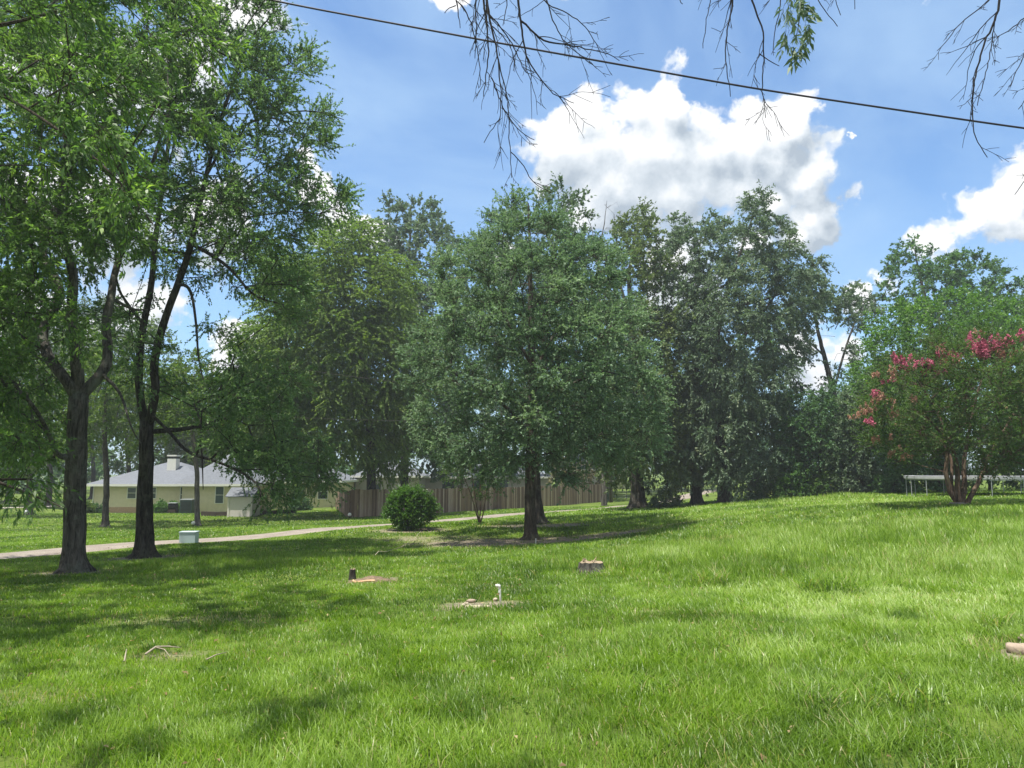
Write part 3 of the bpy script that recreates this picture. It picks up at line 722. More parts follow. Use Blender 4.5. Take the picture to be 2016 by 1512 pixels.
build_tree('pecan_tree', 'big dark-barked tree just right of the leftmost one, trunk splitting into two upright stems', 'tree', G(285, 1096, 19),
    [[(285, 1096, 0, .24), (285, 1030, 0, .21), (286, 960, 0, .19), (288, 880, 0, .18), (289, 830, 0, .17)],
     [(286, 840, 0, .14), (278, 780, 0, .13), (275, 720, 0, .125), (284, 640, .2, .115), (296, 570, .4, .105), (300, 470, .8, .09), (318, 330, 1.2, .07), (345, 200, 1.4, .05), (335, 60, 1.5, .03)],
     [(292, 840, 0, .14), (304, 770, -.1, .13), (306, 700, -.2, .125), (325, 620, -.3, .12), (352, 540, -.5, .105), (375, 470, -.6, .09), (408, 330, -.8, .07), (455, 190, -1, .05), (495, 80, -1.1, .03)],
     [(296, 850, 0, .09), (325, 845, .3, .08), (365, 842, .8, .075), (400, 826, 1.2, .065), (440, 822, 1.5, .05), (480, 845, 1.8, .03)],
     [(296, 815, -.1, .06), (330, 850, -.6, .055), (372, 885, -1.2, .048), (425, 905, -1.8, .04), (480, 925, -2.2, .032), (512, 960, -2.6, .022), (525, 1000, -2.8, .012)],
     [(345, 560, -.4, .06), (372, 580, -.8, .05), (392, 630, -1.2, .04), (398, 700, -1.5, .028), (415, 760, -1.6, .015)],
     [(372, 478, -.6, .07), (410, 495, -.9, .06), (450, 530, -1.2, .05), (500, 585, -1.4, .035), (545, 600, -1.5, .02)],
     [(284, 640, .2, .06), (255, 615, .3, .05), (232, 560, .4, .04), (225, 480, .4, .03)],
     [(404, 350, -.8, .05), (450, 260, -.9, .045), (520, 215, -1, .035), (600, 215, -1, .022), (655, 228, -1, .012)],
     [(395, 860, -1.4, .03), (388, 930, -1.6, .022), (400, 975, -1.7, .012)]],
    [(480, 60, 80), (540, 150, 65), (560, 230, 60), (420, 170, 120), (330, 80, 110), (300, 250, 130), (480, 330, 105), (575, 330, 45), (570, 420, 65), (430, 440, 100), (300, 420, 90),
     (200, 480, 45, .5), (350, 540, 45, .5), (500, 500, 85), (560, 570, 50), (430, 640, 25, .5), (475, 690, 40, .7), (520, 750, 60), (430, 790, 50), (500, 850, 65, .7), (570, 880, 60, .7), (620, 915, 48, .7),
     (450, 900, 45, .6), (545, 950, 40, .6), (385, 905, 30, .5), (645, 950, 25), (290, 690, 45, .6), (240, 640, 45, .6), (310, 600, 40, .5), (250, 740, 40, .5), (400, -80, 130), (630, 228, 18, 2), (600, 125, 25, 2), (655, 385, 25, 2), (630, 290, 18, 2), (340, 760, 30, .5), (560, 985, 20)],
    19, 3.6, 540, L_ELM, B_DARK, 'large trees on the lawn', 4, .42, stem=.80, twig=.006, m=19, L=.66, nl=23, leaf=.070, lw=.55, droop=.1, upb=.4, spread=.5, front=-.05)

# near tree whose boughs reach in from the left
GAPS[:] = []
near_top = [(x, y, z) for x, y, z in zip(-12 + 11.0 * RNG.random(400), -1 + 8.5 * RNG.random(400), 5.8 + 3.2 * RNG.random(400)) if z > EYE + .82 * y + 1.0 and (x + 6.5) ** 2 / 34 + (y - 2.5) ** 2 / 22 < 1][:48]
build_tree('shade_tree', 'near tree outside the frame at left, its long-leaved boughs filling the upper left corner', 'tree', (-10.2, 6.0, float(H(-10.2, 6.0))),
    [[(-1300, 1100, -1, .30), (-1250, 700, -1, .26), (-1200, 400, -.8, .24)],
     [(-1200, 420, -.8, .18), (-900, 150, -.3, .14), (-500, 60, 0, .10), (-150, 70, .2, .06), (0, 52, .3, .022), (110, 22, .4, .017), (210, 2, .5, .012), (330, -60, .5, .01)],
     [(-1200, 500, -.8, .14), (-800, 380, 0, .10), (-400, 180, .2, .06), (-150, 140, .3, .04), (0, 180, .3, .02), (145, 275, .2, .018), (235, 355, .1, .014), (300, 440, .0, .009)],
     [(-1230, 600, -.9, .12), (-800, 600, 0, .09), (-400, 760, .3, .06), (-150, 900, .4, .035), (0, 950, .4, .02), (90, 985, .4, .012), (125, 1000, .4, .006)],
     [(-800, 380, 0, .08), (-500, 420, .5, .05), (-250, 400, .6, .03), (-60, 330, .6, .015)]],
    [(350, 60, 90), (200, 190, 110), (60, 110, 130), (390, 200, 50), (130, 310, 70, .8), (240, 370, 50, .8), (-100, 250, 180), (-250, 0, 200), (-450, -200, 250), (100, -150, 180), (300, -130, 110), (-650, 100, 220),
     (50, 940, 38), (5, 1010, 38), (130, 935, 30), (160, 920, 22), (100, 885, 18, .6), (-70, 960, 80), (45, 1050, 18, .7), (-160, 850, 100), (-260, 650, 150), (-450, 400, 200), (300, 290, 40, .6), (-800, -100, 250)],
    8.6, 2.4, 230, L_NEAR, B_MID, None, 5, .35, twig=.0045, extra=near_top, m=13, L=.55, nl=20, leaf=.095, lw=.26, droop=.35, upb=.0, spread=.5, flare=1.0)

# centre tree
build_tree('lawn_oak', 'full rounded tree in the middle of the lawn with a slim brown trunk', 'tree', G(1045, 1063, 24),
    [[(1045, 1063, 0, .20), (1043, 1010, 0, .175), (1044, 950, 0, .165), (1045, 880, 0, .155), (1048, 760, 0, .13), (1046, 640, 0, .10), (1044, 520, 0, .06), (1040, 400, 0, .02)],
     [(1045, 860, 0, .07), (1000, 800, -.6, .055), (930, 760, -1.2, .035)], [(1047, 830, 0, .07), (1110, 760, -.5, .055), (1190, 730, -1, .03)],
     [(1048, 740, 0, .06), (1100, 640, .3, .045), (1150, 560, .5, .025)], [(1047, 720, 0, .06), (990, 620, -.3, .045), (950, 540, -.5, .025)]],
    [(1020, 450, 34), (1065, 455, 28), (1000, 490, 65), (1085, 500, 65), (950, 550, 75), (1020, 570, 105), (1110, 570, 90), (905, 630, 70), (1175, 630, 70), (885, 720, 80), (1000, 700, 140), (1140, 720, 120),
     (1205, 700, 62), (935, 530, 60), (1150, 545, 60), (870, 810, 70), (950, 850, 90), (1090, 850, 95), (1190, 820, 85), (1245, 780, 55), (1255, 850, 38), (895, 885, 38), (1215, 885, 40), (985, 895, 40), (1035, 405, 10, 3), (1005, 420, 12, 2), (1060, 415, 8, 2), (1090, 885, 45), (860, 860, 35)],
    24, 4.3, 270, L_CENTER, B_MID, 'trees on the middle lawn', 6, .80, twig=.007, m=36, L=.78, nl=19, leaf=.088, lw=.5, droop=.12, upb=.3, flat=.6, spread=.6, front=.1)
build_tree('lawn_oak', 'dark ivy-grown trunk standing right behind the middle tree, crown rising above it', 'tree', G(1060, 1030, 31),
    [[(1060, 1030, 0, .27), (1056, 980, 0, .22), (1054, 930, 0, .20), (1058, 860, 0, .19), (1068, 720, .3, .16), (1085, 560, .5, .11), (1100, 430, .6, .04)]],
    [(1100, 400, 28), (1125, 415, 26), (1085, 450, 50), (1135, 470, 42), (1110, 540, 80), (1060, 640, 110), (1140, 640, 90), (1060, 780, 100), (1150, 800, 90), (1000, 500, 60)],
    31, 4.0, 260, L_OAK, B_DARK, 'trees on the middle lawn', 7, .6, m=12, L=.8, nl=15, leaf=.13, lw=.55, droop=.1, upb=.3)
build_tree('young_crape_myrtle', 'small many-stemmed tree by the drive, left of the middle tree', 'tree', G(945, 1031, 31),
    [[(945, 1031, 0, .034), (940, 1008, 0, .030), (934, 970, 0, .026), (928, 920, 0, .015)], [(944, 1030, 0, .034), (946, 1000, .1, .028), (945, 960, .1, .024), (948, 900, .1, .014)],
     [(946, 1029, 0, .034), (952, 1008, 0, .028), (958, 965, 0, .024), (970, 920, 0, .014)], [(943, 1029, 0, .03), (936, 1005, -.2, .026), (925, 965, -.3, .02), (905, 920, -.4, .012)]],
    [(940, 935, 38), (905, 915, 30), (975, 930, 28), (940, 890, 40), (900, 950, 18, .5), (985, 900, 30)],
    31, 1.2, 60, L_MYRTLE, B_MYRT, None, 8, .3, flare=0, m=12, L=.5, nl=14, leaf=.07, lw=.5, droop=.1, upb=.2, twig=.006)

# tall feathery tree over the fence corner and the taller woods behind
build_tree('willow_oak', 'broad feathery bright green tree rising over the fence corner', 'tree', G(733, 1010, 52),
    [[(733, 1010, 0, .34), (731, 940, 0, .29), (730, 860, 0, .26), (718, 740, 0, .22), (700, 620, 0, .14), (680, 500, 0, .05)], [(728, 840, 0, .12), (670, 800, -1, .09), (600, 770, -2, .05)],
     [(715, 720, 0, .12), (640, 640, -1, .08), (580, 570, -1, .04)]],
    [(650, 500, 55), (700, 490, 50), (600, 590, 85), (680, 590, 90), (735, 620, 60), (620, 700, 100), (700, 740, 90), (560, 760, 70), (640, 830, 80), (740, 830, 60), (570, 540, 50), (745, 540, 40), (520, 680, 50), (520, 830, 60), (600, 900, 50), (790, 740, 55), (775, 650, 55), (800, 830, 45), (780, 560, 35), (500, 760, 50), (760, 900, 35)],
    50, 6.5, 800, L_WILLOW, B_DARK, None, 9, .7, m=17, L=1.35, nl=20, leaf=.19, lw=.40, droop=.35, upb=.0, flat=.45, spread=.35, front=.2)
BGG = 'tall trees of the wood behind'
build_tree('woodland_tree', 'tall dark tree top left of the middle tree, standing clear against the sky', 'tree', G(795, 985, 62),
    [[(795, 985, 0, .35), (797, 900, 0, .3), (800, 700, 0, .22), (805, 520, 0, .12), (810, 400, 0, .03)]],
    [(775, 420, 24), (810, 410, 26), (845, 430, 24), (795, 465, 45), (850, 480, 40), (770, 520, 40), (820, 560, 60), (850, 620, 60), (800, 660, 60), (850, 750, 80), (780, 800, 60), (850, 880, 50), (760, 470, 20)],
    60, 5, 260, L_OAK, B_DARK, BGG, 10, .9, m=12, L=1.1, nl=14, leaf=.26, lw=.6, droop=.1)
build_tree('woodland_tree', 'open-crowned tall tree between the middle tree and the dark oaks, thick trunk beside the drive', 'tree', G(1257, 992, 46),
    [[(1257, 992, 0, .45), (1254, 950, 0, .40), (1248, 900, 0, .36), (1246, 780, 0, .3), (1244, 650, 0, .2), (1238, 540, 0, .12), (1255, 440, 0, .03)], [(1244, 640, 0, .12), (1215, 540, .5, .08), (1195, 480, .8, .03)]],
    [(1262, 430, 24), (1240, 465, 34), (1280, 470, 30), (1215, 520, 34), (1250, 530, 45), (1295, 530, 36), (1235, 600, 60), (1290, 620, 55), (1260, 700, 80), (1310, 740, 70), (1280, 820, 90), (1340, 870, 60), (1240, 880, 60), (1200, 560, 25), (1300, 920, 40), (1215, 915, 40)],
    46, 5, 330, L_OLIVE, B_DARK, BGG, 11, .7, m=12, L=.95, nl=14, leaf=.19, lw=.55, droop=.15)
build_tree('woodland_tree', 'dark oak left of the densest one, its trunk between the patches of far sunny lawn', 'tree', G(1372, 988, 46),
    [[(1372, 988, 0, .36), (1368, 940, 0, .3), (1366, 860, 0, .28), (1370, 700, 0, .22), (1372, 560, 0, .12), (1380, 460, 0, .03)]],
    [(1335, 460, 26), (1360, 475, 28), (1390, 460, 30), (1410, 445, 18), (1345, 520, 50), (1395, 530, 50), (1350, 610, 60), (1400, 640, 60), (1370, 740, 80), (1390, 830, 70), (1330, 870, 55), (1380, 900, 50), (1320, 560, 30), (1350, 915, 35)],
    46, 4.5, 230, L_OAK, B_DARK, BGG, 12, .85, m=18, L=.9, nl=14, leaf=.18, lw=.5, droop=.3)
build_tree('woodland_tree', 'densest and darkest oak of the right wood, drooping leaves down to the grass', 'tree', G(1428, 990, 44),
    [[(1428, 990, 0, .42), (1424, 940, 0, .36), (1418, 860, 0, .33), (1408, 760, 0, .28), (1405, 700, 0, .24), (1420, 610, 0, .16), (1450, 520, 0, .1), (1487, 410, 0, .03)],
     [(1406, 710, 0, .15), (1440, 690, -.5, .12), (1500, 620, -1, .09), (1540, 560, -1.2, .05)], [(1420, 600, 0, .1), (1480, 600, -1, .08), (1560, 570, -1, .04)], [(1410, 760, 0, .14), (1380, 690, .5, .1), (1370, 600, 1, .05)]],
    [(1497, 405, 26), (1470, 432, 18), (1525, 430, 20), (1490, 455, 36), (1530, 465, 24), (1450, 470, 24), (1470, 520, 60), (1540, 525, 45), (1585, 530, 38), (1430, 580, 70), (1510, 590, 70), (1580, 580, 40), (1450, 670, 90), (1520, 680, 70), (1430, 770, 90),
     (1505, 780, 75), (1540, 730, 25), (1420, 860, 70), (1500, 870, 80), (1545, 890, 50), (1570, 930, 40), (1520, 955, 45), (1470, 930, 55), (1560, 840, 30), (1595, 600, 20)],
    44, 5, 400, L_OAK, B_DARK, BGG, 13, .82, m=21, L=.85, nl=15, leaf=.17, lw=.42, droop=.45, upb=.1, front=.2)
build_tree('woodland_tree', 'leaning thin-leaved tree with bare forked trunk, seen against the white cloud', 'tree', G(1668, 965, 50),
    [[(1668, 965, 0, .3), (1652, 860, 0, .26), (1640, 770, 0, .2), (1626, 715, 0, .16), (1612, 660, 0, .12), (1600, 600, 0, .08), (1588, 555, 0, .03)],
     [(1640, 770, 0, .12), (1643, 700, .3, .1), (1645, 640, .5, .07), (1640, 590, .5, .03)], [(1644, 760, 0, .1), (1660, 700, .5, .08), (1680, 640, .8, .06), (1705, 590, 1, .03)], [(1622, 700, 0, .08), (1590, 670, -.5, .06), (1560, 630, -.8, .03)]],
    [(1590, 560, 24), (1570, 600, 24), (1620, 590, 32), (1655, 600, 28), (1690, 585, 24), (1710, 610, 20), (1665, 640, 25, .6), (1590, 640, 25, .5), (1600, 700, 20, .35), (1690, 640, 18, .6), (1630, 740, 22, .3), (1680, 700, 20, .4), (1640, 860, 40)],
    50, 3, 150, L_OAK, B_DARK, BGG, 14, .6, m=11, L=.75, nl=12, leaf=.17, lw=.6, droop=.15)
build_tree('woodland_tree', 'dark round-headed oak rising at far right above the light green tree', 'tree', G(1850, 965, 56),
    [[(1850, 965, 0, .35), (1845, 800, 0, .28), (1835, 650, 0, .2), (1815, 560, 0, .1), (1800, 490, 0, .03)], [(1838, 680, 0, .15), (1900, 600, 0, .1), (1960, 560, 0, .05)], [(1842, 720, 0, .15), (1950, 650, 0, .1), (2050, 590, 0, .05)]],
    [(1795, 495, 24), (1762, 522, 18), (1800, 535, 30), (1840, 525, 26), (1760, 570, 26), (1810, 590, 45), (1870, 530, 28), (1910, 530, 28), (1880, 590, 50), (1950, 550, 30), (1960, 610, 50), (1995, 585, 30), (2040, 600, 45), (1830, 660, 60), (1930, 680, 70), (2100, 640, 70), (2030, 700, 70)],
    55, 5, 300, L_DARK, B_DARK, BGG, 15, .8, m=12, L=.95, nl=14, leaf=.22, lw=.6, droop=.1)
build_tree('leafy_tree', 'light green round tree behind the pink-flowering one', 'tree', G(1855, 975, 37),
    [[(1855, 975, 0, .2), (1852, 850, 0, .16), (1850, 720, 0, .1), (1850, 640, 0, .03)]],
    [(1735, 660, 34), (1705, 685, 26), (1780, 640, 38), (1820, 615, 30), (1870, 605, 32), (1920, 612, 36), (1975, 625, 38), (1740, 720, 50), (1810, 690, 60), (1890, 690, 60), (1980, 690, 50), (2040, 660, 60), (1700, 740, 22), (1760, 790, 60), (1850, 800, 70), (1960, 800, 70), (2100, 720, 70)],
    37, 3.6, 360, L_BRIGHT, B_DARK, None, 16, .55, m=13, L=.7, nl=15, leaf=.12, lw=.6, droop=.1, upb=.35, front=.2)
UG = 'understorey trees along the right edge of the lawn'
for nm, lab, bp, bl, lm, sd_, kk in (
    ('understorey_tree', 'low leafy tree filling the gap right of the densest oak', (1610, 972, 41), [(1590, 800, 35), (1620, 840, 45), (1575, 860, 40), (1650, 880, 45), (1600, 910, 45), (1640, 790, 30), (1580, 945, 30)], L_DARK, 31, 150),
    ('understorey_tree', 'bushy dark tree left of the pink-flowering one, sprays of leaves at its top', (1700, 970, 40), [(1690, 800, 35), (1720, 760, 30), (1700, 850, 50), (1740, 820, 50), (1670, 900, 45), (1730, 900, 50), (1690, 940, 30), (1740, 950, 20)], L_OAK, 32, 190),
    ('understorey_tree', 'deep green tree directly behind the pink-flowering one', (1800, 968, 38), [(1790, 850, 50), (1780, 900, 45), (1840, 880, 50), (1810, 930, 35), (1850, 930, 30), (1800, 790, 50)], L_DARK, 33, 170),
    ('understorey_tree', 'deep green tree behind the trampoline at the right edge', (1950, 965, 39), [(1910, 850, 50), (1960, 870, 50), (2010, 880, 50), (1900, 920, 35), (1980, 925, 30), (2060, 860, 70), (2030, 930, 30), (2120, 900, 60), (2000, 800, 60)], L_DARK, 34, 230)):
    d_ = bp[2]
    build_tree(nm, lab, 'tree', G(*bp), [[(bp[0], bp[1], 0, .12), (bp[0] + 3, bp[1] - 60, 0, .09), (bp[0] + 5, bp[1] - 130, 0, .04)], [(bp[0], bp[1] - 10, 0, .1), (bp[0] - 18, bp[1] - 70, -.3, .07), (bp[0] - 22, bp[1] - 120, -.4, .03)]],
               bl, d_, 2.2, kk, lm, B_DARK, UG, sd_, .45, flare=.5, m=12, L=.62, nl=13, leaf=.13, lw=.55, droop=.2, upb=.25, front=.25)
for i, (px, py, dd, r, lab, lm) in enumerate(((1580, 952, 40.0, 34, 'yellow-green bush at the foot of the densest oak', L_BRIGHT), (1640, 958, 39.5, 26, 'low russet-tinged bush next to the yellow-green one', L_MYRTLE),
        (1690, 956, 39.0, 26, 'low dark bramble bush between the russet bush and the trampoline', L_OAK), (1520, 972, 41.5, 30, 'shadowed bush under the drooping oak leaves', L_DARK), (1310, 985, 44.5, 20, 'low green sapling beside the thick trunk near the drive', L_OAK),
        (1750, 955, 38.0, 25, 'low bush just left of the trampoline', L_DARK))):
    build_tree('bush', lab, 'bush', G(px, 985, dd), [[(px, 975, 0, .04), (px + 3, 955, 0, .03), (px + 5, 935, 0, .015)]],
        [(px, py, r), (px - r * .8, py + r * .35, r * .65), (px + r * .8, py + r * .35, r * .65)], dd, .9, 46, lm, B_DARK, 'bushes at the edge of the right wood', 40 + i, .25, flare=.3, m=11, L=.42, nl=12, leaf=.10, lw=.5, droop=.15, crown_name='foliage')

# pink-flowering crape myrtle
myr = build_tree('crape_myrtle', 'wide pink-flowering crape myrtle on several smooth brown stems, right edge of the lawn', 'tree', G(1890, 1000, 22),
    [[(1882, 1000, 0, .095), (1870, 968, 0, .08), (1862, 930, 0, .068), (1866, 880, 0, .058), (1846, 810, .2, .045), (1800, 740, .3, .03)],
     [(1889, 1000, -.1, .12), (1884, 970, -.15, .09), (1886, 930, -.2, .062), (1878, 885, -.3, .05), (1850, 850, -.6, .04), (1820, 815, -.9, .025)],
     [(1892, 992, 0, .11), (1900, 955, .15, .08), (1896, 915, .25, .06), (1908, 850, .4, .045), (1925, 770, .5, .03)],
     [(1900, 1000, 0, .085), (1912, 975, 0, .072), (1928, 948, 0, .066), (1940, 915, 0, .058), (1958, 875, 0, .045), (1995, 820, 0, .035), (2025, 750, 0, .02)],
     [(1880, 985, .2, .06), (1872, 950, .4, .05), (1876, 900, .5, .045), (1838, 850, .8, .035), (1780, 820, 1, .02)]],
    [(1760, 760, 45), (1735, 815, 38), (1800, 730, 45), (1860, 705, 45), (1925, 700, 45), (1995, 695, 45), (1775, 850, 50), (1850, 800, 70), (1930, 800, 80), (2010, 790, 75), (1850, 875, 30), (1790, 895, 25), (1960, 880, 45), (2020, 885, 50), (2090, 780, 80), (2060, 700, 50), (1720, 860, 22), (2100, 880, 50)],
    22, 2.5, 400, L_MYRTLE, B_MYRT, None, 17, .38, flare=.7, twig=.005, m=18, L=.56, nl=18, leaf=.055, lw=.55, droop=.05, upb=.45, flat=.7, spread=.5, front=.1)
mb_ = np.array(myr.location)
rgm = np.random.default_rng(5)
def panicle(px, py, d, r, n, mat, name):
    """crinkled upright flower cones at the ends of a few twigs"""
    c = P(px, py, d); k = 4
    cc = c + rgm.standard_normal((k, 3)) * r * 1.0 * np.array((1.2, 1.2, .5)); hh = r * (1.0 + .9 * rgm.random(k))
    ax = unit(np.stack([.35 * rgm.standard_normal(k), .35 * rgm.standard_normal(k), np.ones(k)], 1))
    b = rgm.integers(0, k, n); t = rgm.random(n) ** 1.2; q = rgm.standard_normal((n, 3)) * (r * .30 * (1.05 - t))[:, None]
    p = cc[b] + ax[b] * (hh[b] * t)[:, None] + q
    V = leafquads(p, unit(rgm.standard_normal((n, 3))), .022 + .03 * rgm.random(n), 0.95, rgm, .3, .35)
    meshobj(name, V, np.arange(n * 4).reshape(-1, 4), mat, myr, False, np.clip(.25 * rgm.random(k)[b] * 2 + .5 * rgm.random(n), 0, 1), mb_)
for px, py, r in ((1765, 714, .12), (1788, 712, .13), (1812, 722, .11), (1838, 722, .12), (1856, 704, .11), (1897, 684, .16), (1915, 692, .15), (1928, 702, .14), (1935, 684, .15), (1948, 690, .12), (1968, 682, .13), (1982, 678, .12), (1845, 732, .08), (1714, 832, .09), (1722, 779, .08), (2003, 668, .12), (1826, 735, .08)):
    panicle(px, py, 20.4, r * 1.15, 420, PINK, 'blossom')
for px, py, r in ((1857, 686, .16), (1885, 702, .14), (1960, 700, .16), (1975, 712, .15), (1690, 819, .09), (1712, 815, .09), (1750, 738, .12), (1780, 728, .1), (1735, 868, .1), (1755, 895, .12), (1785, 905, .13), (1760, 812, .11), (1995, 690, .15), (1875, 715, .12), (1930, 662, .1), (1725, 743, .08), (1800, 790, .1)):
    panicle(px, py, 20.6, r, 170, SALMON, 'faded_blossom')

for k_ in range(26):
    px = 1705 + 310 * rgm.random(); py = float(np.interp(px, (1700, 1760, 1850, 1900, 2016), (800, 718, 694, 676, 662))) + 8 + 26 * rgm.random()
    pk = rgm.random() < .45; panicle(px, py, 20.3 + .5 * rgm.random(), .07 + .05 * rgm.random(), 170, PINK if pk else SALMON, 'blossom' if pk else 'faded_blossom')
# neighbour's yard and the woods at left
YG = "trees in the neighbour's yard"
build_tree('yard_tree', 'slim dark tree on the sunlit lawn in front of the left end of the house', 'tree', G(207, 1036, 43),
    [[(207, 1036, 0, .20), (208, 1000, 0, .17), (210, 940, 0, .16), (205, 860, 0, .14), (210, 740, 0, .05)]], [(190, 790, 50), (240, 800, 50), (160, 850, 40), (210, 720, 60), (280, 760, 50), (250, 860, 30, .5)], 43, 3, 120, L_WOOD, B_DARK, YG, 51, .7, m=11, L=.9, nl=14, leaf=.15, lw=.5, droop=.3, flat=.6)
build_tree('yard_tree', 'slim grey tree on the lawn in front of the house windows', 'tree', G(389, 1036, 43),
    [[(389, 1036, 0, .17), (388, 1000, 0, .14), (388, 930, 0, .13), (380, 860, 0, .11), (370, 780, 0, .04)]], [(360, 790, 50), (410, 800, 45), (440, 850, 35, .6), (330, 820, 40), (380, 740, 45)], 43, 3, 110, L_WOOD, B_PALE, YG, 52, .7, m=11, L=.9, nl=14, leaf=.15, lw=.5, droop=.3, flat=.6)
build_tree('yard_tree', 'pale-trunked tree at the far left end of the sunny lawn', 'tree', G(57, 1016, 52),
    [[(57, 1016, 0, .22), (57, 980, 0, .18), (60, 900, 0, .16), (60, 780, 0, .06)]], [(40, 850, 60), (90, 840, 50), (10, 800, 70), (80, 760, 60), (-60, 840, 60), (30, 910, 30)], 52, 4, 130, L_WOOD, B_PALE, YG, 53, .8, m=11, L=1.0, nl=14, leaf=.17, lw=.5, droop=.3, flat=.6)
for i, (px, d_, lab, top, w_, lm) in enumerate(((-120, 74, 'yellowish green wood tree beyond the drive, at the very left edge', 600, 100, L_WOOD), (95, 72, 'yellowish green wood tree beyond the far driveway', 610, 100, L_WOOD),
        (15, 84, 'dark wood tree behind the pale-trunked yard tree', 580, 100, L_OAK), (250, 84, 'yellowish green tree rising behind the left end of the house roof', 620, 100, L_WOOD), (345, 86, 'tree directly behind the white chimney', 730, 80, L_WOOD),
        (450, 84, 'tree behind the peaked part of the house roof', 735, 85, L_WOOD), (560, 80, 'tall tree behind the right wing of the house', 620, 95, L_WOOD), (640, 84, 'dark tree behind the feathery one, over the outbuilding roof', 560, 80, L_OAK), (180, 92, 'dark tall tree far back between the two big left trunks', 590, 90, L_OAK))):
    b = [(px, top + w_, w_), (px - w_ * .5, top + w_ * 1.7, w_ * .7), (px + w_ * .55, top + w_ * 1.6, w_ * .7), (px, top + w_ * 2.2, w_ * .8), (px + w_ * .2, top + w_ * .5, w_ * .45), (px - w_ * .45, top + w_ * .7, w_ * .4)]
    build_tree('wood_tree', lab, 'tree', G(px, 1000, d_), [[(px, 1000, 0, .3), (px + 4, 930, 0, .24), (px - 4, 800, 0, .16), (px, top + w_, 0, .06)]], b, d_, 5.5, 190, lm, B_DARK, 'woods behind the house', 60 + i, .95, m=11, L=1.3, nl=13, leaf=.27, lw=.55, droop=.2)
for i, (px, d_, lab, top, w_) in enumerate(((905, 80, 'broad tree behind the low building, left of the middle tree', 520, 90), (1010, 88, 'wood tree hidden behind the middle tree crown', 480, 100), (1180, 84, 'wood tree over the brick garage', 600, 80), (1330, 92, 'wood tree behind the sunny far lawn', 640, 90), (1480, 88, 'wood tree deep behind the densest oak', 620, 95), (1620, 80, 'wood tree low behind the leaning one', 800, 70), (1740, 76, 'wood tree behind the light green tree', 700, 70))):
    b = [(px, top + w_, w_), (px - w_ * .5, top + w_ * 1.7, w_ * .7), (px + w_ * .55, top + w_ * 1.6, w_ * .7), (px, top + w_ * 2.4, w_ * .8), (px + w_ * .2, top + w_ * .5, w_ * .45), (px, min(900, top + w_ * 3.2), w_ * .7)]
    build_tree('wood_tree', lab, 'tree', G(px, 975, d_), [[(px, 975, 0, .3), (px + 4, 900, 0, .24), (px - 4, 780, 0, .16), (px, top + w_, 0, .06)]], b, d_, 5.5, 170, L_DARK, B_DARK, 'woods behind the drive', 80 + i, 1.0, m=11, L=1.3, nl=12, leaf=.29, lw=.6, droop=.2)
# dead tree behind the middle one
rgd = np.random.default_rng(3)
def bare_tree():
    base = G(1190, 990, 64)
    L = [[np.append(base, .25), np.append(P(1188, 700, 64), .16), np.append(P(1180, 560, 64), .10), np.append(P(1176, 500, 64), .075), np.append(P(1190, 440, 64), .04), np.append(P(1195, 395, 64), .015)],
         [np.append(P(1177, 505, 64), .05), np.append(P(1165, 450, 64.5), .035), np.append(P(1150, 410, 65), .012)],
         [np.append(P(1180, 560, 64), .07), np.append(P(1200, 500, 63.5), .05), np.append(P(1212, 460, 63), .03), np.append(P(1208, 420, 63), .012)],
         [np.append(P(1190, 440, 64), .03), np.append(P(1172, 405, 64), .02), np.append(P(1168, 392, 64), .01)],
         [np.append(P(1212, 460, 63), .03), np.append(P(1225, 470, 63), .015)]]
    C = np.array([P(1168 + rgd.random() * 60, 395 + rgd.random() * 90, 62 + rgd.random() * 4) for _ in range(26)])
    V, Q = grow(L, C, rgd, tip=.02)
    t = thing('dead_tree', 'bare dead tree poking up grey against the cloud right of the middle tree', 'tree', base)
    meshobj('trunk', V, Q, B_PALE, t, True, base=base)
bare_tree()

# pale small tree in front of the brick garage
build_tree('small_tree', 'small tan-leaved tree over the fence in front of the brick garage', 'tree', G(1130, 985, 78),
    [[(1130, 985, 0, .1), (1125, 950, 0, .08), (1120, 920, 0, .04)]], [(1110, 935, 22), (1135, 945, 24), (1150, 925, 18), (1180, 948, 14), (1120, 905, 14)], 76, 1.6, 60, L_TAN, B_DARK, None, 90, .5, flare=.3, m=10, L=.7, nl=12, leaf=.18, lw=.5, droop=.3)
# round bush on the lawn
build_tree('round_bush', 'rounded bushy green shrub on the lawn in front of the picket fence', 'bush', G(811, 1046, 28),
    [[(811, 1046, 0, .08), (812, 1030, 0, .07), (814, 1000, 0, .03)], [(808, 1044, 0, .06), (795, 1020, -.2, .05), (780, 1000, -.3, .02)], [(815, 1044, 0, .06), (832, 1020, -.2, .05), (845, 1005, -.3, .02)]],
    [(806, 1000, 32), (778, 1008, 14), (838, 1008, 15), (808, 976, 9), (790, 990, 18), (824, 990, 19), (798, 1024, 15), (822, 1026, 14), (846, 1000, 9), (769, 1002, 7), (815, 968, 5, 3), (797, 974, 5, 3)], 28, .66, 150, L_BUSH, B_DARK, None, 91, .16, flare=.3, twig=.003, m=17, L=.31, nl=15, leaf=.058, lw=.5, droop=0, upb=.45, outb=1.2, crown_name='foliage', shell=.35)
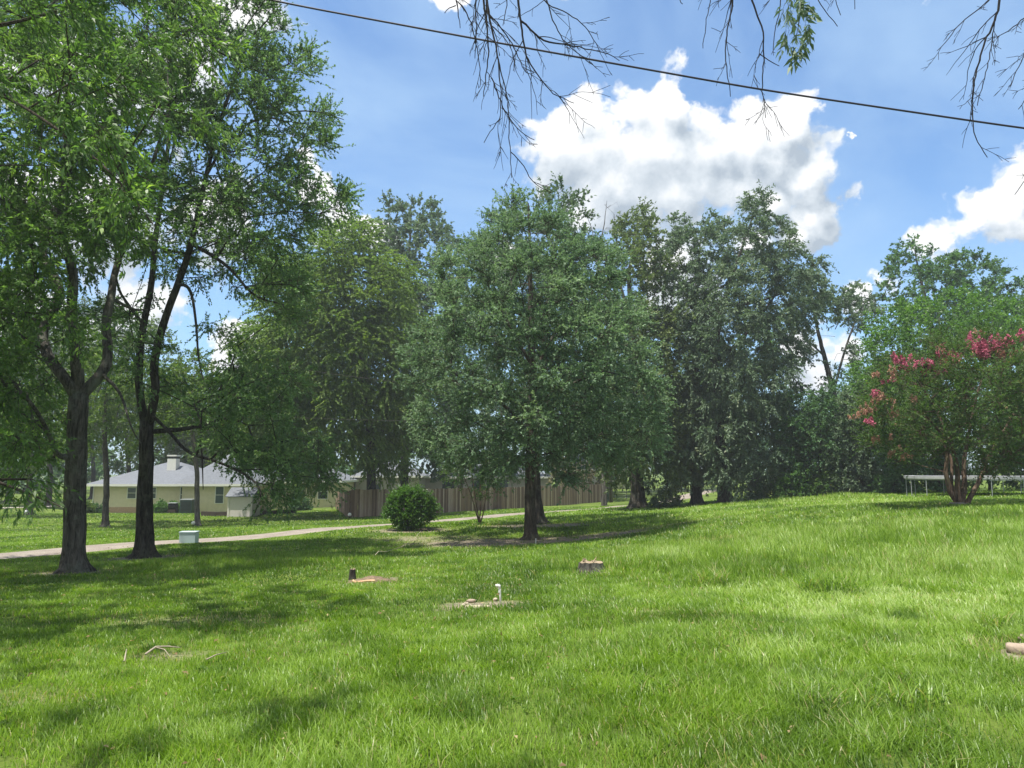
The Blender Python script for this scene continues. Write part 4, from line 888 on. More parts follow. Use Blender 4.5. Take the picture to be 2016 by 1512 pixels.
# foundation shrubs and far hedge
for i, (px, py, d_, rx, lab, lm) in enumerate(((190, 1004, 60, 16, 'dark clipped shrub at the left corner of the house', L_DARK), (318, 998, 63, 15, 'clipped green shrub under the small house window', L_BUSH), (341, 998, 63, 13, 'clipped green shrub beside the dark utility cabinet', L_BUSH),
        (592, 992, 64, 20, 'loose dark shrub against the right wing of the house', L_DARK), (168, 1000, 58, 14, 'yellow-green shrub left of the house corner', L_WOOD), (1262, 950, 92, 26, 'round clipped bush far off beside the white building', L_DARK))):
    build_tree('clipped_shrub', lab, 'shrub', G(px, py + 14, d_), [[(px, py + 12, 0, .04), (px, py + 4, 0, .03), (px, py, 0, .02)]], [(px, py + 2, rx * .7), (px - rx * .6, py + 3, rx * .45), (px + rx * .6, py + 3, rx * .45)], d_, .8, 60, lm, B_DARK, 'shrubs by the buildings', 100 + i, .18, flare=0, m=9, L=.3, nl=12, leaf=.11, lw=.6, droop=0, crown_name='foliage')

# far-off wood closing the horizon
rg = np.random.default_rng(77)
n = 900; px = -900 + rg.random(n) * 3900; dd = 108 + rg.random(n) * 22
gb_ = np.array([G(a, 960, b) for a, b in zip(px, dd)])
hh = rg.random(n); top = 9 + 5 * vnoise(px, px * 0, 260, 3) + 3 * vnoise(px, px * 0, 60, 4)
C = gb_ + np.stack([0 * px, 0 * px, hh * top + 0.5], 1)
V, tone, tw = sprays(C, unit(C * 0 + np.array((0, -0.5, 0.6))), rg, m=10, L=2.6, nl=14, leaf=.7, lw=.6, droop=.15)
tag(meshobj('distant_wood', V, np.arange(len(V)).reshape(-1, 4), L_DARK, None, False, tone), 'far-off dark wood closing the view', 'wood', kind='stuff')

# ------------------------------------------------------------------ buildings
M_CREAM = plain('painted_brick_cream', (0.60, 0.52, 0.36), 0.85, 0.2, 0.10, 3.0)
M_BASE = plain('brick_base', (0.42, 0.27, 0.18), 0.9, 0.1, 0.25, 8.0)
M_ROOF = plain('roof_shingle_grey', (0.155, 0.165, 0.185), 0.9, 0.15, 0.22, 5.0)
M_TRIM = plain('trim_white', (0.70, 0.68, 0.62), 0.6, 0.3, 0.06)
M_GLASS = plain('window_glass_dark', (0.03, 0.045, 0.045), 0.12, 0.6, 0.2, 2.0, bump=0.0)
M_SHUT = plain('shutter_green', (0.045, 0.075, 0.065), 0.6, 0.3, 0.15)
M_TAN = plain('siding_tan', (0.36, 0.33, 0.28), 0.85, 0.15, 0.10, 4.0)
M_PINKB = plain('brick_pale_pink', (0.46, 0.38, 0.33), 0.9, 0.1, 0.2, 9.0)
M_WHITEW = plain('siding_white', (0.66, 0.60, 0.56), 0.7, 0.2, 0.08)
M_WOOD = None
M_WOOD, nt_ = newmat('weathered_wood')
nn_ = noise(nt_, 3.0, 6, 0.7, stretch=(6, 6, 0.6)); at_ = nt_.nodes.new('ShaderNodeAttribute'); at_.attribute_name = 'tone'
cw = ramp(nt_, mth(nt_, 'ADD', mth(nt_, 'MULTIPLY', nn_, 0.5), mth(nt_, 'MULTIPLY', at_.outputs['Fac'], 0.5)), [(0.18, (0.11, 0.070, 0.048)), (0.5, (0.28, 0.195, 0.140)), (0.85, (0.56, 0.45, 0.36))])
outp(nt_, prin(nt_, cw, 0.9, 0.1, nn_, 0.4, 0.01))
M_DKW = plain('dark_stained_wood', (0.05, 0.038, 0.030), 0.8, 0.2, 0.3, 8.0)
M_DGREEN = plain('dark_green_paint', (0.030, 0.055, 0.050), 0.45, 0.4, 0.1)
M_BLUEBOX = plain('pale_blue_plastic', (0.44, 0.53, 0.56), 0.6, 0.3, 0.06, 3.0)
M_WPLAST = plain('white_plastic', (0.74, 0.72, 0.66), 0.5, 0.4, 0.05)
M_STEEL = plain('galvanised_steel', (0.42, 0.43, 0.45), 0.4, 0.5, 0.12, 12, metal=0.4)
M_BLACK = plain('black_paint', (0.02, 0.02, 0.022), 0.6, 0.3, 0.2)
M_STONE = plain('pale_stone', (0.33, 0.26, 0.20), 0.9, 0.15, 0.25, 14, bump=0.5)
M_CONC = plain('broken_concrete', (0.44, 0.37, 0.28), 0.9, 0.15, 0.22, 20, bump=0.5)


def X(px, d): return (px - 1008.0) / F * d


def hip_roof(name, x0, x1, y0, y1, z, h, over, mat, parent, base, gable=0.0):
    """hipped roof with fascia; ridge runs along the longer side"""
    x0 -= over; x1 += over; y0 -= over; y1 += over; w, d = x1 - x0, y1 - y0; r = min(w, d) / 2
    if w >= d: a, b = (x0 + r, (y0 + y1) / 2, z + h), (x1 - r, (y0 + y1) / 2, z + h)
    else: a, b = ((x0 + x1) / 2, y0 + r, z + h), ((x0 + x1) / 2, y1 - r, z + h)
    m = MB(); t = 0.18
    V = [(x0, y0, z), (x1, y0, z), (x1, y1, z), (x0, y1, z), (x0, y0, z - t), (x1, y0, z - t), (x1, y1, z - t), (x0, y1, z - t), a, b]
    if w >= d: Fs = [(0, 1, 9, 8), (1, 2, 9), (2, 3, 8, 9), (3, 0, 8)]
    else: Fs = [(0, 1, 8), (1, 2, 9, 8), (2, 3, 9), (3, 0, 8, 9)]
    m.add(V, Fs + [(7, 6, 5, 4)])
    o = m.build(name, mat, parent, base)
    f = MB()
    for (a0, a1, b0, b1) in ((x0 - .02, x1 + .02, y0 - .03, y0), (x0 - .02, x1 + .02, y1, y1 + .03), (x0 - .03, x0, y0, y1), (x1, x1 + .03, y0, y1)): f.box(a0, a1, b0, b1, z - t, z + .02)
    f.build('fascia', M_TRIM, o, base)
    return o


def window(parent, base, x, y, z0, w, h, mat=M_GLASS, shut=False, name='window'):
    f = MB(); t = .06
    f.box(x - w / 2 - t, x - w / 2, y - .05, y + .04, z0 - t, z0 + h + t); f.box(x + w / 2, x + w / 2 + t, y - .05, y + .04, z0 - t, z0 + h + t)
    f.box(x - w / 2, x + w / 2, y - .05, y + .04, z0 + h, z0 + h + t); f.box(x - w / 2, x + w / 2, y - .07, y + .04, z0 - t, z0)
    f.box(x - w / 2, x + w / 2, y - .035, y + .02, z0 + h * .5 - .02, z0 + h * .5 + .02)
    o = f.build(name, M_TRIM, parent, base)
    g_ = MB(); g_.box(x - w / 2, x + w / 2, y - .012, y + .012, z0, z0 + h); g_.build('pane', mat, o, base)
    return o


# main house
hx0, hx1 = X(192, 66), X(500, 66); hy = 66.0; hz = float(H(X(300, 66), 66)) - 0.02
hb = np.array(((hx0 + hx1) / 2, hy + 4, hz))
house = thing('brick_house', 'low cream brick house with grey hipped roof and white chimney, behind the left lawn', 'house', hb)
WH = 2.62
w_ = MB(); w_.box(hx0, hx1, hy, hy + 9.0, hz + 0.55, hz + WH); w_.build('wall', M_CREAM, house, hb)
w_ = MB(); w_.box(hx0 - .02, hx1 + .02, hy - .025, hy + 9.02, hz - 1.2, hz + .55); w_.build('wall_base', M_BASE, house, hb)
rf = hip_roof('roof', hx0, X(412, 66), hy, hy + 9.0, hz + WH, 2.05, .55, M_ROOF, house, hb)
px0, px1 = X(372, 66), X(500, 66)
rf2 = hip_roof('roof', px0, px1, hy - .9, hy + 6.0, hz + WH + .03, 2.75, .5, M_ROOF, house, hb)
w_ = MB(); w_.box(px0 + .1, px1 - .06, hy - .9, hy - .02, hz - 1.0, hz + WH); w_.build('wall', M_CREAM, house, hb)
cx_ = X(331, 67.5)
c_ = MB(); c_.box(cx_ - .42, cx_ + .42, hy + 2.6, hy + 3.4, hz + 3.0, hz + 5.0); ch_ = c_.build('chimney', M_TRIM, rf, None)
ch_.location = -Vector(hb); 
c_ = MB(); c_.box(cx_ - .36, cx_ + .36, hy + 2.66, hy + 3.34, hz + 5.0, hz + 5.22); k_ = c_.build('chimney_pot', M_BLACK, rf); k_.location = -Vector(hb)
c_ = MB(); c_.box(cx_ - .46, cx_ + .46, hy + 2.56, hy + 3.44, hz + 5.22, hz + 5.36); k_ = c_.build('chimney_cap', M_TRIM, rf); k_.location = -Vector(hb)
window(house, hb, X(307, 66), hy, hz + 1.35, .75, .95)
window(house, hb, X(371, 66), hy - .0, hz + 1.0, .75, 1.35, M_SHUT)
window(house, hb, X(438, 65), hy - .9, hz + .95, .70, 1.45, M_SHUT)
window(house, hb, X(268, 66), hy, hz + 1.35, .75, .95)
d_ = MB(); d_.tube([(hx0 + .08, hy - .06, hz + WH), (hx0 + .08, hy - .06, hz)], [.04, .04], 6); d_.build('downpipe', M_TRIM, house, hb)
# right wing
qx0, qx1 = X(505, 69), X(668, 69); qz = float(H(X(590, 69), 69)) + .05; qb = np.array(((qx0 + qx1) / 2, 73, qz))
wing = thing('brick_house', 'cream brick house wing with dark openings, mostly hidden by hanging leaves left of the fence', 'house', qb)
w_ = MB(); w_.box(qx0, qx1, 69, 77, qz - 1, qz + 2.6); w_.build('wall', M_CREAM, wing, qb)
hip_roof('roof', qx0, qx1, 69, 77, qz + 2.6, 2.0, .5, M_ROOF, wing, qb)
for a_ in (548, 640): window(wing, qb, X(a_, 69), 69, qz + .9, .9, 1.3)
dd_ = MB(); dd_.box(X(590, 69) - .5, X(590, 69) + .5, 68.95, 69.02, qz, qz + 2.05); dd_.build('door', M_SHUT, wing, qb)


def simple_building(name, label, cat, pxa, pxb, d, depth, wall_h, roof_h, wm, rm, zoff=0.0, openings=()):
    x0, x1 = X(pxa, d), X(pxb, d); z = float(H((x0 + x1) / 2, d)) + zoff; b = np.array(((x0 + x1) / 2, d + depth / 2, z))
    t = thing(name, label, cat, b)
    w = MB(); w.box(x0, x1, d, d + depth, z - 1.5, z + wall_h); w.build('wall', wm, t, b)
    hip_roof('roof', x0, x1, d, d + depth, z + wall_h, roof_h, .45, rm, t, b)
    for (nm, pa, pb, z0, z1, mm) in openings:
        k = MB(); k.box(X(pa, d), X(pb, d), d - .05, d + .02, z + z0, z + z1); k.build(nm, mm, t, b)
    return t
simple_building('outbuilding', 'tan outbuilding with grey roof showing over the left part of the picket fence', 'building', 703, 826, 76, 6, 2.9, 1.7, M_TAN, M_ROOF, 0, (('door', 786, 796, 0, 2.1, M_TRIM), ('window', 742, 752, 1.1, 2.0, M_GLASS)))
simple_building('long_house', 'long low shaded house with pale eaves behind the middle of the fence', 'house', 838, 1085, 82, 8, 2.5, 1.6, M_TAN, M_ROOF, .1, (('window', 872, 896, .9, 2.0, M_GLASS), ('window', 930, 950, .9, 2.0, M_GLASS), ('door', 985, 1000, 0, 2.1, M_SHUT)))
simple_building('brick_garage', 'pale pinkish brick building with grey hipped roof at the right end of the fence', 'building', 1100, 1196, 86, 8, 3.0, 1.9, M_PINKB, M_ROOF, .1, (('garage_door', 1150, 1190, 0, 2.3, M_WHITEW),))
simple_building('white_building', 'whitish low building beyond the power pole', 'building', 1188, 1232, 98, 7, 2.6, 1.4, M_WHITEW, M_ROOF, .2, (('window', 1204, 1212, 1.0, 1.9, M_GLASS),))

# shed and edging
sx0, sx1 = X(455, 50), X(503, 50); sz = float(H(X(480, 50), 50)); sb = np.array(((sx0 + sx1) / 2, 51, sz))
shed = thing('garden_shed', 'small white shed with pale grey lid roof on the sunlit lawn', 'shed', sb)
w_ = MB(); w_.box(sx0, sx1, 50, 51.6, sz - .3, sz + 1.4); w_.build('wall', M_WHITEW, shed, sb)
w_ = MB(); a = [(sx0 - .12, 49.85, sz + 1.36), (sx1 + .12, 49.85, sz + 1.36), (sx1 + .12, 50.9, sz + 1.95), (sx0 - .12, 50.9, sz + 1.95), (sx1 + .12, 51.75, sz + 1.42), (sx0 - .12, 51.75, sz + 1.42)]
w_.add(a + [(p[0], p[1], p[2] + .05) for p in a], [(0, 3, 2, 1), (3, 5, 4, 2), (6, 7, 8, 9), (9, 8, 10, 11), (0, 1, 7, 6), (1, 2, 8, 7), (2, 4, 10, 8), (4, 5, 11, 10), (5, 3, 9, 11), (3, 0, 6, 9)]); w_.build('roof', M_ROOF, shed, sb)
for a_ in (sx0 + .1, sx1 - .14): w_ = MB(); w_.box(a_, a_ + .04, 49.97, 50.0, sz + .1, sz + 1.3); w_.build('corner_trim', M_TRIM, shed, sb)
def edging(label, pts):
    P3 = [G(*p) for p in pts]; b = P3[0]; m = MB()
    for p, q in zip(P3[:-1], P3[1:]):
        dv = q - p; n_ = np.array((-dv[1], dv[0], 0)) / (np.hypot(dv[0], dv[1]) + 1e-9) * .1
        V = [p - n_ - (0, 0, .1), q - n_ - (0, 0, .1), q + n_ - (0, 0, .1), p + n_ - (0, 0, .1)]
        m.add(V + [v + (0, 0, .42) for v in V], [(3, 2, 1, 0), (4, 5, 6, 7), (0, 1, 5, 4), (1, 2, 6, 5), (2, 3, 7, 6), (3, 0, 4, 7)])
    tag(m.build('timber_edging', M_DKW, None), label, 'edging', 'low timber edging beside the shed')
edging('low dark timber edging left of the white shed', [(398, 1012, 53), (425, 1016, 52), (455, 1017, 51.5)])
edging('low dark timber edging running up the slope right of the white shed', [(503, 1018, 51.5), (540, 1012, 54), (580, 1003, 58)])

# dark cabinet, smoker
def placed(px, py, d): return G(px, py, d)
b = placed(369, 1012, 60); ac = thing('utility_cabinet', 'tall dark green utility cabinet with a pale lid by the house wall', 'cabinet', b)
m = MB(); m.box(-.50, .50, -.4, .4, 0, 1.15); m.build('body', M_DGREEN, ac, bevel=.02)
m = MB(); m.box(-.53, .53, -.43, .43, 1.15, 1.22); m.build('lid', M_STEEL, ac)
m = MB()
for i in range(7): m.box(-.40, .40, -.425, -.4, .25 + i * .11, .29 + i * .11)
m.build('grille', M_BLACK, ac)
b = placed(340, 1014, 60); gr = thing('grill', 'low brown-black barrel grill standing left of the dark green cabinet', 'grill', b)
m = MB(); m.tube([(-.33, 0, .62), (.33, 0, .62)], [.26, .26], 14); m.build('barrel', M_BLACK, gr)
m = MB(); m.box(-.36, .36, -.3, .3, .86, .92); m.build('shelf', M_STEEL, gr)
m = MB(); m.box(-.32, .32, -.24, .24, .12, .36); m.build('firebox', M_DKW, gr)
for s in (-1, 1):
    for t in (-1, 1):
        m = MB(); m.tube([(s * .3, t * .22, 0), (s * .26, t * .15, .5)], [.022, .022], 6); m.build('leg', M_BLACK, gr)

# picket fence with a corner
fA, fB, fC = G(690, 1022, 46.7), G(1185, 987, 74), G(661, 1003, 64)
fence = thing('picket_fence', 'weathered brown solid wooden fence, turning a corner left of the round bush', 'fence', fA)
rf_ = np.random.default_rng(12)
def fence_run(a, b, h=1.8):
    L = np.hypot(*(b - a)[:2]); n = int(L / .15); dv = (b - a)[:2] / L; nv = np.array((dv[1], -dv[0]))
    VV = []; FF = []; TT = []
    for i in range(n):
        c0 = a[:2] + dv * (i * .15 + .006 * rf_.standard_normal()); c1 = c0 + dv * .138; z = float(H(c0[0], c0[1])) + .02
        z1 = z + h + .022 * rf_.standard_normal(); lean = .01 * rf_.standard_normal()
        V = []
        for zz in (z, z1):
            o_ = dv * (lean if zz == z1 else 0)
            for p, s in ((c0, 0), (c1, 0), (c1, .02), (c0, .02)): V.append((*(p + o_ + nv * s), zz))
        k = len(VV); VV += V; FF += [tuple(k + q for q in f) for f in ((3, 2, 1, 0), (4, 5, 6, 7), (0, 1, 5, 4), (1, 2, 6, 5), (2, 3, 7, 6), (3, 0, 4, 7))]
        TT += [rf_.random() ** 1.3] * 6
    meshobj('picket_panel', VV, [tuple(f) for f in FF], M_WOOD, fence, base=fA, tone=TT)
    rl = MB()
    for zz in (.3, .95, 1.55):
        for q in range(int(L / 2.4)):
            p = a[:2] + dv * q * 2.4; e_ = a[:2] + dv * min(L, (q + 1) * 2.4); zp, ze = float(H(*p)) + zz, float(H(*e_)) + zz
            o1 = -nv * .012; o2 = -nv * .05
            V = [(*(p + o1), zp), (*(e_ + o1), ze), (*(e_ + o2), ze), (*(p + o2), zp)]
            rl.add(V + [(v[0], v[1], v[2] + .09) for v in V], [(3, 2, 1, 0), (4, 5, 6, 7), (0, 1, 5, 4), (1, 2, 6, 5), (2, 3, 7, 6), (3, 0, 4, 7)])
    rl.build('rail', M_WOOD, fence, fA)
    for q in range(int(L / 2.4) + 1):
        p = a[:2] + dv * min(q * 2.4, L - .05) - nv * .10; z = float(H(*p)); m = MB(); m.box(p[0] - .045, p[0] + .045, p[1] - .045, p[1] + .045, z - .2, z + 1.75); m.build('post', M_WOOD, fence, fA)
fence_run(fA, fB); fence_run(fC, fA, 1.75)
# mark: pole, bin, wire fence
b = G(1203, 988, 72); pole = thing('utility_pole', 'pale grey wooden utility pole at the right end of the picket fence', 'pole', b)
m = MB(); m.tube([(0, 0, -.3), (0, 0, 4), (-.05, 0, 10)], [.19, .17, .12], 12); m.build('shaft', B_PALE, pole, smooth_=True)
m = MB(); m.box(-1.1, 1.0, -.06, .06, 9.2, 9.32); m.build('crossarm', B_PALE, pole)
build_tree('straight_tree', 'black straight trunk touching the left side of the pale utility pole', 'tree', G(1195, 985, 75), [[(1196, 985, 0, .2), (1195, 940, 0, .17), (1194, 880, 0, .15), (1195, 800, 0, .1)]], [(1195, 830, 50), (1180, 780, 50), (1220, 800, 50)], 75, 3, 60, L_DARK, B_DARK, None, 120, .8, m=11, L=1.1, nl=12, leaf=.25, lw=.6)
b = G(1192, 986, 70.5); tb = thing('wheelie_bin', 'dark green bin standing at the foot of the utility pole', 'bin', b)
m = MB(); m.add([(-.22, -.22, .05), (.22, -.22, .05), (.22, .22, .05), (-.22, .22, .05), (-.29, -.3, .85), (.29, -.3, .85), (.29, .3, .85), (-.29, .3, .85)], [(3, 2, 1, 0), (4, 5, 6, 7), (0, 1, 5, 4), (1, 2, 6, 5), (2, 3, 7, 6), (3, 0, 4, 7)]); m.build('body', M_DGREEN, tb)
m = MB(); m.box(-.32, .32, -.33, .33, .853, .92); m.build('lid', M_DGREEN, tb)
for s in (-1, 1): m = MB(); m.tube([(s * .25, .25, .1), (s * .31, .25, .1)], [.1, .1], 10); m.build('wheel', M_BLACK, tb)
b = G(1231, 985, 76); wf = thing('wire_fence', 'thin wire fence with a slim post across the sunny strip right of the utility pole', 'fence', b)
m = MB(); z = float(H(X(1206, 76), 76)); z2 = float(H(X(1400, 80), 80))
for k in range(6): m.tube([(X(1207, 76), 76, z + .2 + k * .2), (X(1231, 76), 76, b[2] + .2 + k * .2), (X(1400, 80), 80, z2 + .2 + k * .2)], [.006] * 3, 4)
m.build('wire', M_STEEL, wf, b)
for a_, d_ in ((1207, 76), (1231, 76), (1292, 77), (1345, 78.5), (1400, 80)):
    z = float(H(X(a_, d_), d_)); m = MB(); m.tube([(X(a_, d_), d_, z - .1), (X(a_, d_), d_, z + 1.35)], [.03, .03], 6); m.build('post', M_BLACK, wf, b)

# pale box at the drive, garden lights
b = G(372, 1064, 24.0); bx = thing('valve_box', 'pale blue plastic box at the edge of the gravel drive', 'box', b, rz=.08)
m = MB(); m.box(-.26, .26, -.17, .17, -.05, .34); m.build('body', M_BLUEBOX, bx, bevel=.012)
m = MB(); m.box(-.275, .275, -.185, .185, .34, .375); m.build('lid', M_BLUEBOX, bx, bevel=.01)
def ball(name, label, p, r, mat):
    t = thing(name, label, 'lamp', p, 'small white garden lights'); m = MB(); m.tube([(0, 0, 0), (0, 0, .12)], [.02, .02], 6); m.build('stake', M_BLACK, t)
    n = 8; pts = [(0, 0, .12 + r - r * math.cos(i / 6 * math.pi)) for i in range(7)]; rr = [max(.004, r * math.sin(i / 6 * math.pi)) for i in range(7)]
    m = MB(); m.tube(pts, rr, 12); m.build('globe', M_WPLAST, t, smooth_=True)
ball('garden_light', 'white garden light at the foot of the slim grey yard tree', G(380, 1040, 42), .11, M_WPLAST)
ball('garden_light', 'white garden light at the near corner of the picket fence', G(688, 1024, 46.0), .12, M_WPLAST)
ball('garden_light', 'white garden light by the pale-trunked tree at far left', G(51, 1018, 51), .13, M_WPLAST)

# trampoline
tc_ = G(1903, 976, 30); R_ = 2.22; TH = .80; tr = thing('trampoline', 'big round trampoline with grey pad and thin pale legs, behind the crape myrtle stems', 'trampoline', tc_)
a_ = np.linspace(0, 2 * math.pi, 49)[:-1]
def ring(r0, r1, z0, z1):
    V = []; 
    for r_, z_ in ((r0, z0), (r1, z0), (r1, z1), (r0, z1)): V += [(r_ * math.cos(q), r_ * math.sin(q), z_) for q in a_]
    n = 48; Fs = []
    for k in range(4):
        for i in range(n): Fs.append((k * n + i, k * n + (i + 1) % n, ((k + 1) % 4) * n + (i + 1) % n, ((k + 1) % 4) * n + i))
    return V, Fs
m = MB(); m.add(*ring(R_ - .34, R_ + .04, TH - .07, TH + .045)); m.build('safety_pad', plain('pad_grey', (0.40, 0.40, 0.42), 0.6, 0.3, 0.2, 5), tr)
m = MB(); m.add(*ring(R_ - .05, R_ + .0, TH - .12, TH - .072)); m.build('frame', M_STEEL, tr)
m = MB(); m.add([(1.98 * math.cos(q), 1.98 * math.sin(q), TH + .02) for q in a_] + [(1.98 * math.cos(q), 1.98 * math.sin(q), TH + .012) for q in a_], [tuple(range(48)), tuple(range(95, 47, -1))] + [(i, 48 + i, 48 + (i + 1) % 48, (i + 1) % 48) for i in range(48)]); m.build('mat', M_BLACK, tr)
for k in range(6):
    q = k * math.pi / 3 + .15; p1 = (R_ * math.cos(q - .2), R_ * math.sin(q - .2)); p2 = (R_ * math.cos(q + .2), R_ * math.sin(q + .2))
    z1, z2 = [float(H(tc_[0] + p[0], tc_[1] + p[1])) - tc_[2] for p in (p1, p2)]
    m = MB(); m.tube([(*p1, TH - .05), (*p1, z1 + .03), (p1[0] * .5 + p2[0] * .5, p1[1] * .5 + p2[1] * .5, z1 + .02), (*p2, z2 + .03), (*p2, TH - .05)], [.018] * 5, 6); m.build('leg', M_STEEL, tr)

# stumps and yard debris
M_CUT = plain('cut_wood', (0.30, 0.235, 0.16), 0.9, 0.1, 0.3, 16, bump=0.4)
def rock(name, label, cat, p, sx, sy, sz, mat, group=None, seed=0):
    r_ = np.random.default_rng(seed); n, k = 10, 6; V = []
    for j in range(k + 1):
        th = math.pi * j / k
        for i in range(n):
            ph = 2 * math.pi * i / n; f = 1 + .16 * r_.standard_normal() if 0 < j < k else 1
            V.append((sx * f * math.sin(th) ** .7 * math.cos(ph), sy * f * math.sin(th) ** .7 * math.sin(ph), sz * (math.cos(th)) * (f if j > k // 2 else 1)))
    idx = np.arange((k + 1) * n).reshape(k + 1, n)
    Q = np.stack([idx[:-1], idx[1:], np.roll(idx[1:], -1, 1), np.roll(idx[:-1], -1, 1)], -1).reshape(-1, 4)
    o = meshobj(name, np.array(V), Q, mat); o.location = tuple(float(q) for q in p); o.rotation_euler = (0, 0, seed * 1.3)
    return tag(o, label, cat, group)
def stump(label, px, py, d, r0, r1, h, seed, bark, jag=.03, nlay=5):
    b = G(px, py, d); t = thing('tree_stump', label, 'stump', b); r_ = np.random.default_rng(seed); n = 20; V = []
    prof = 1 + .08 * r_.standard_normal(n); prof = (prof + np.roll(prof, 1) + np.roll(prof, -1)) / 3
    jj = jag * r_.standard_normal(n)
    for j in range(nlay):
        f = j / (nlay - 1); rr = (r0 * (1 - f) ** 2 * .35 + r1 * (1 + .0 * f)) if r0 > r1 else r1
        for i in range(n):
            q = 2 * math.pi * i / n; V.append((rr * prof[i] * math.cos(q), rr * prof[i] * math.sin(q), -.06 + (h + .06) * f + (jj[i] if j == nlay - 1 else 0)))
    idx = np.arange(nlay * n).reshape(nlay, n)
    Q = np.stack([idx[:-1], np.roll(idx[:-1], -1, 1), np.roll(idx[1:], -1, 1), idx[1:]], -1).reshape(-1, 4)
    meshobj('bark', np.array(V), Q, bark, t, False)
    top = V[-n:]; V2 = [(v[0] * .98, v[1] * .98, v[2] - .004) for v in top] + [(v[0] * .55, v[1] * .55, h - .01 + .015 * r_.standard_normal()) for v in top] + [(0, 0, h - .01)]
    Fs = [(i, (i + 1) % n, n + (i + 1) % n, n + i) for i in range(n)] + [(n + i, n + (i + 1) % n, 2 * n) for i in range(n)]
    meshobj('cut_face', np.array(V2), Fs, M_CUT, t)
    return t
st = stump('wide low sawn stump with pale splintered top, in long grass right of centre', 1165, 1131, 12.9, .30, .215, .17, 4, B_GREY, .007)
r_ = np.random.default_rng(8)
for i in range(7):
    m = MB(); q = r_.random() * 6.28; x_, y_ = .16 * math.cos(q), .16 * math.sin(q); m.tube([(x_, y_, .17), (x_ + .03 * r_.standard_normal(), y_, .21 + .04 * r_.random())], [.014, .004], 4); m.build('splinter', M_CUT, st)
stump('small narrow post-like dark stump left of the dug patch', 694, 1134, 12.9, .09, .055, .19, 5, B_DARK, .008)
# dug patch with root and edging piece
b = G(735, 1146, 12.5); m = MB(); q_ = np.linspace(3.3, 4.9, 9)
o = MB().tube([(.34 * math.cos(q), .22 * math.sin(q), .03 + .02 * math.sin(q * 3)) for q in q_], [.022] * 9, 6).build('broken_edging', plain('terracotta_pale', (0.58, 0.36, 0.22), 0.8, 0.2, 0.15, 8)); o.location = tuple(b); tag(o, 'curved pale orange edging piece in front of the dug-up patch', 'edging')
r_ = np.random.default_rng(14)
o = meshobj('dug_soil', *(lambda xx, yy: (np.stack([xx, yy, .10 * np.exp(-((xx / .28) ** 2 + (yy / .2) ** 2)) + .03 * vnoise(xx, yy, .05) - .02], -1).reshape(-1, 3), (lambda ix: np.stack([ix[:-1, :-1], ix[1:, :-1], ix[1:, 1:], ix[:-1, 1:]], -1).reshape(-1, 4))(np.arange(xx.size).reshape(xx.shape))))(*np.meshgrid(np.linspace(-.42, .42, 30), np.linspace(-.3, .3, 22), indexing='ij')), plain('soil', (0.17, 0.125, 0.085), 0.95, 0.1, 0.5, 18, bump=.8)); o.location = tuple(b); tag(o, 'small mound of dug brown soil beside the narrow stump', 'soil mound')
def tuft(label, px, py, d, n, h, r, seed, straw=.2):
    r_ = np.random.default_rng(seed); b = G(px, py, d); q = r_.random(n) * 6.28; rr = r * np.sqrt(r_.random(n)); l = .3 + .9 * r_.random(n); hh = h * (.5 + .6 * r_.random(n)); a2 = r_.random(n) * 6.28
    pts = np.zeros((n, 4, 3))
    for j, t in enumerate((0, .4, .75, 1)): pts[:, j] = np.stack([rr * np.cos(q) + np.cos(a2) * l * hh * t ** 2, rr * np.sin(q) + np.sin(a2) * l * hh * t ** 2, hh * t * (1 - .3 * l * t)], 1)
    pts[:, :, 2] -= .01; sd_ = np.stack([-np.sin(a2), np.cos(a2), 0 * a2], 1) * (.0035 + .002 * r_.random(n))[:, None]
    V = np.zeros((n, 4, 2, 3))
    for j, k_ in enumerate((.8, 1, .7, .1)): V[:, j, 0] = pts[:, j] - sd_ * k_; V[:, j, 1] = pts[:, j] + sd_ * k_
    V = V.reshape(-1, 3); Q = (np.arange(n)[:, None, None] * 8 + np.array([[0, 1, 3, 2], [2, 3, 5, 4], [4, 5, 7, 6]])[None]).reshape(-1, 4)
    tn = np.where(r_.random(n) < straw, .95, .25 + .45 * r_.random(n))
    o = meshobj('grass_tuft', V, Q, L_GRASS, None, False, np.repeat(tn, len(Q) // n)); o.location = tuple(b); return tag(o, label, 'grass tuft')
tuft('ragged grass tuft growing on the dug soil mound', 742, 1136, 12.7, 260, .14, .24, 1)
tuft('long pale grass tuft left of the big bare spot in the foreground', 1290, 1400, 5.0, 130, .18, .16, 2, .1)
tuft('large arching grass tuft near the bottom right', 1640, 1430, 4.7, 240, .20, .26, 3, .08)
tuft('arching grass tuft at the lower right, right of the larger arching one', 1790, 1420, 4.8, 150, .20, .22, 4, .08)
tuft('tall tuft on the edge of the long grass, front middle right', 1640, 1200, 9.4, 420, .40, .4, 5, .06)
tuft('pale tuft at the left front edge of the long grass', 1400, 1170, 10.5, 300, .34, .3, 6, .15)
tuft('grass tuft overhanging the pale stones at the right edge', 1975, 1272, 7.0, 260, .26, .22, 7, .12)
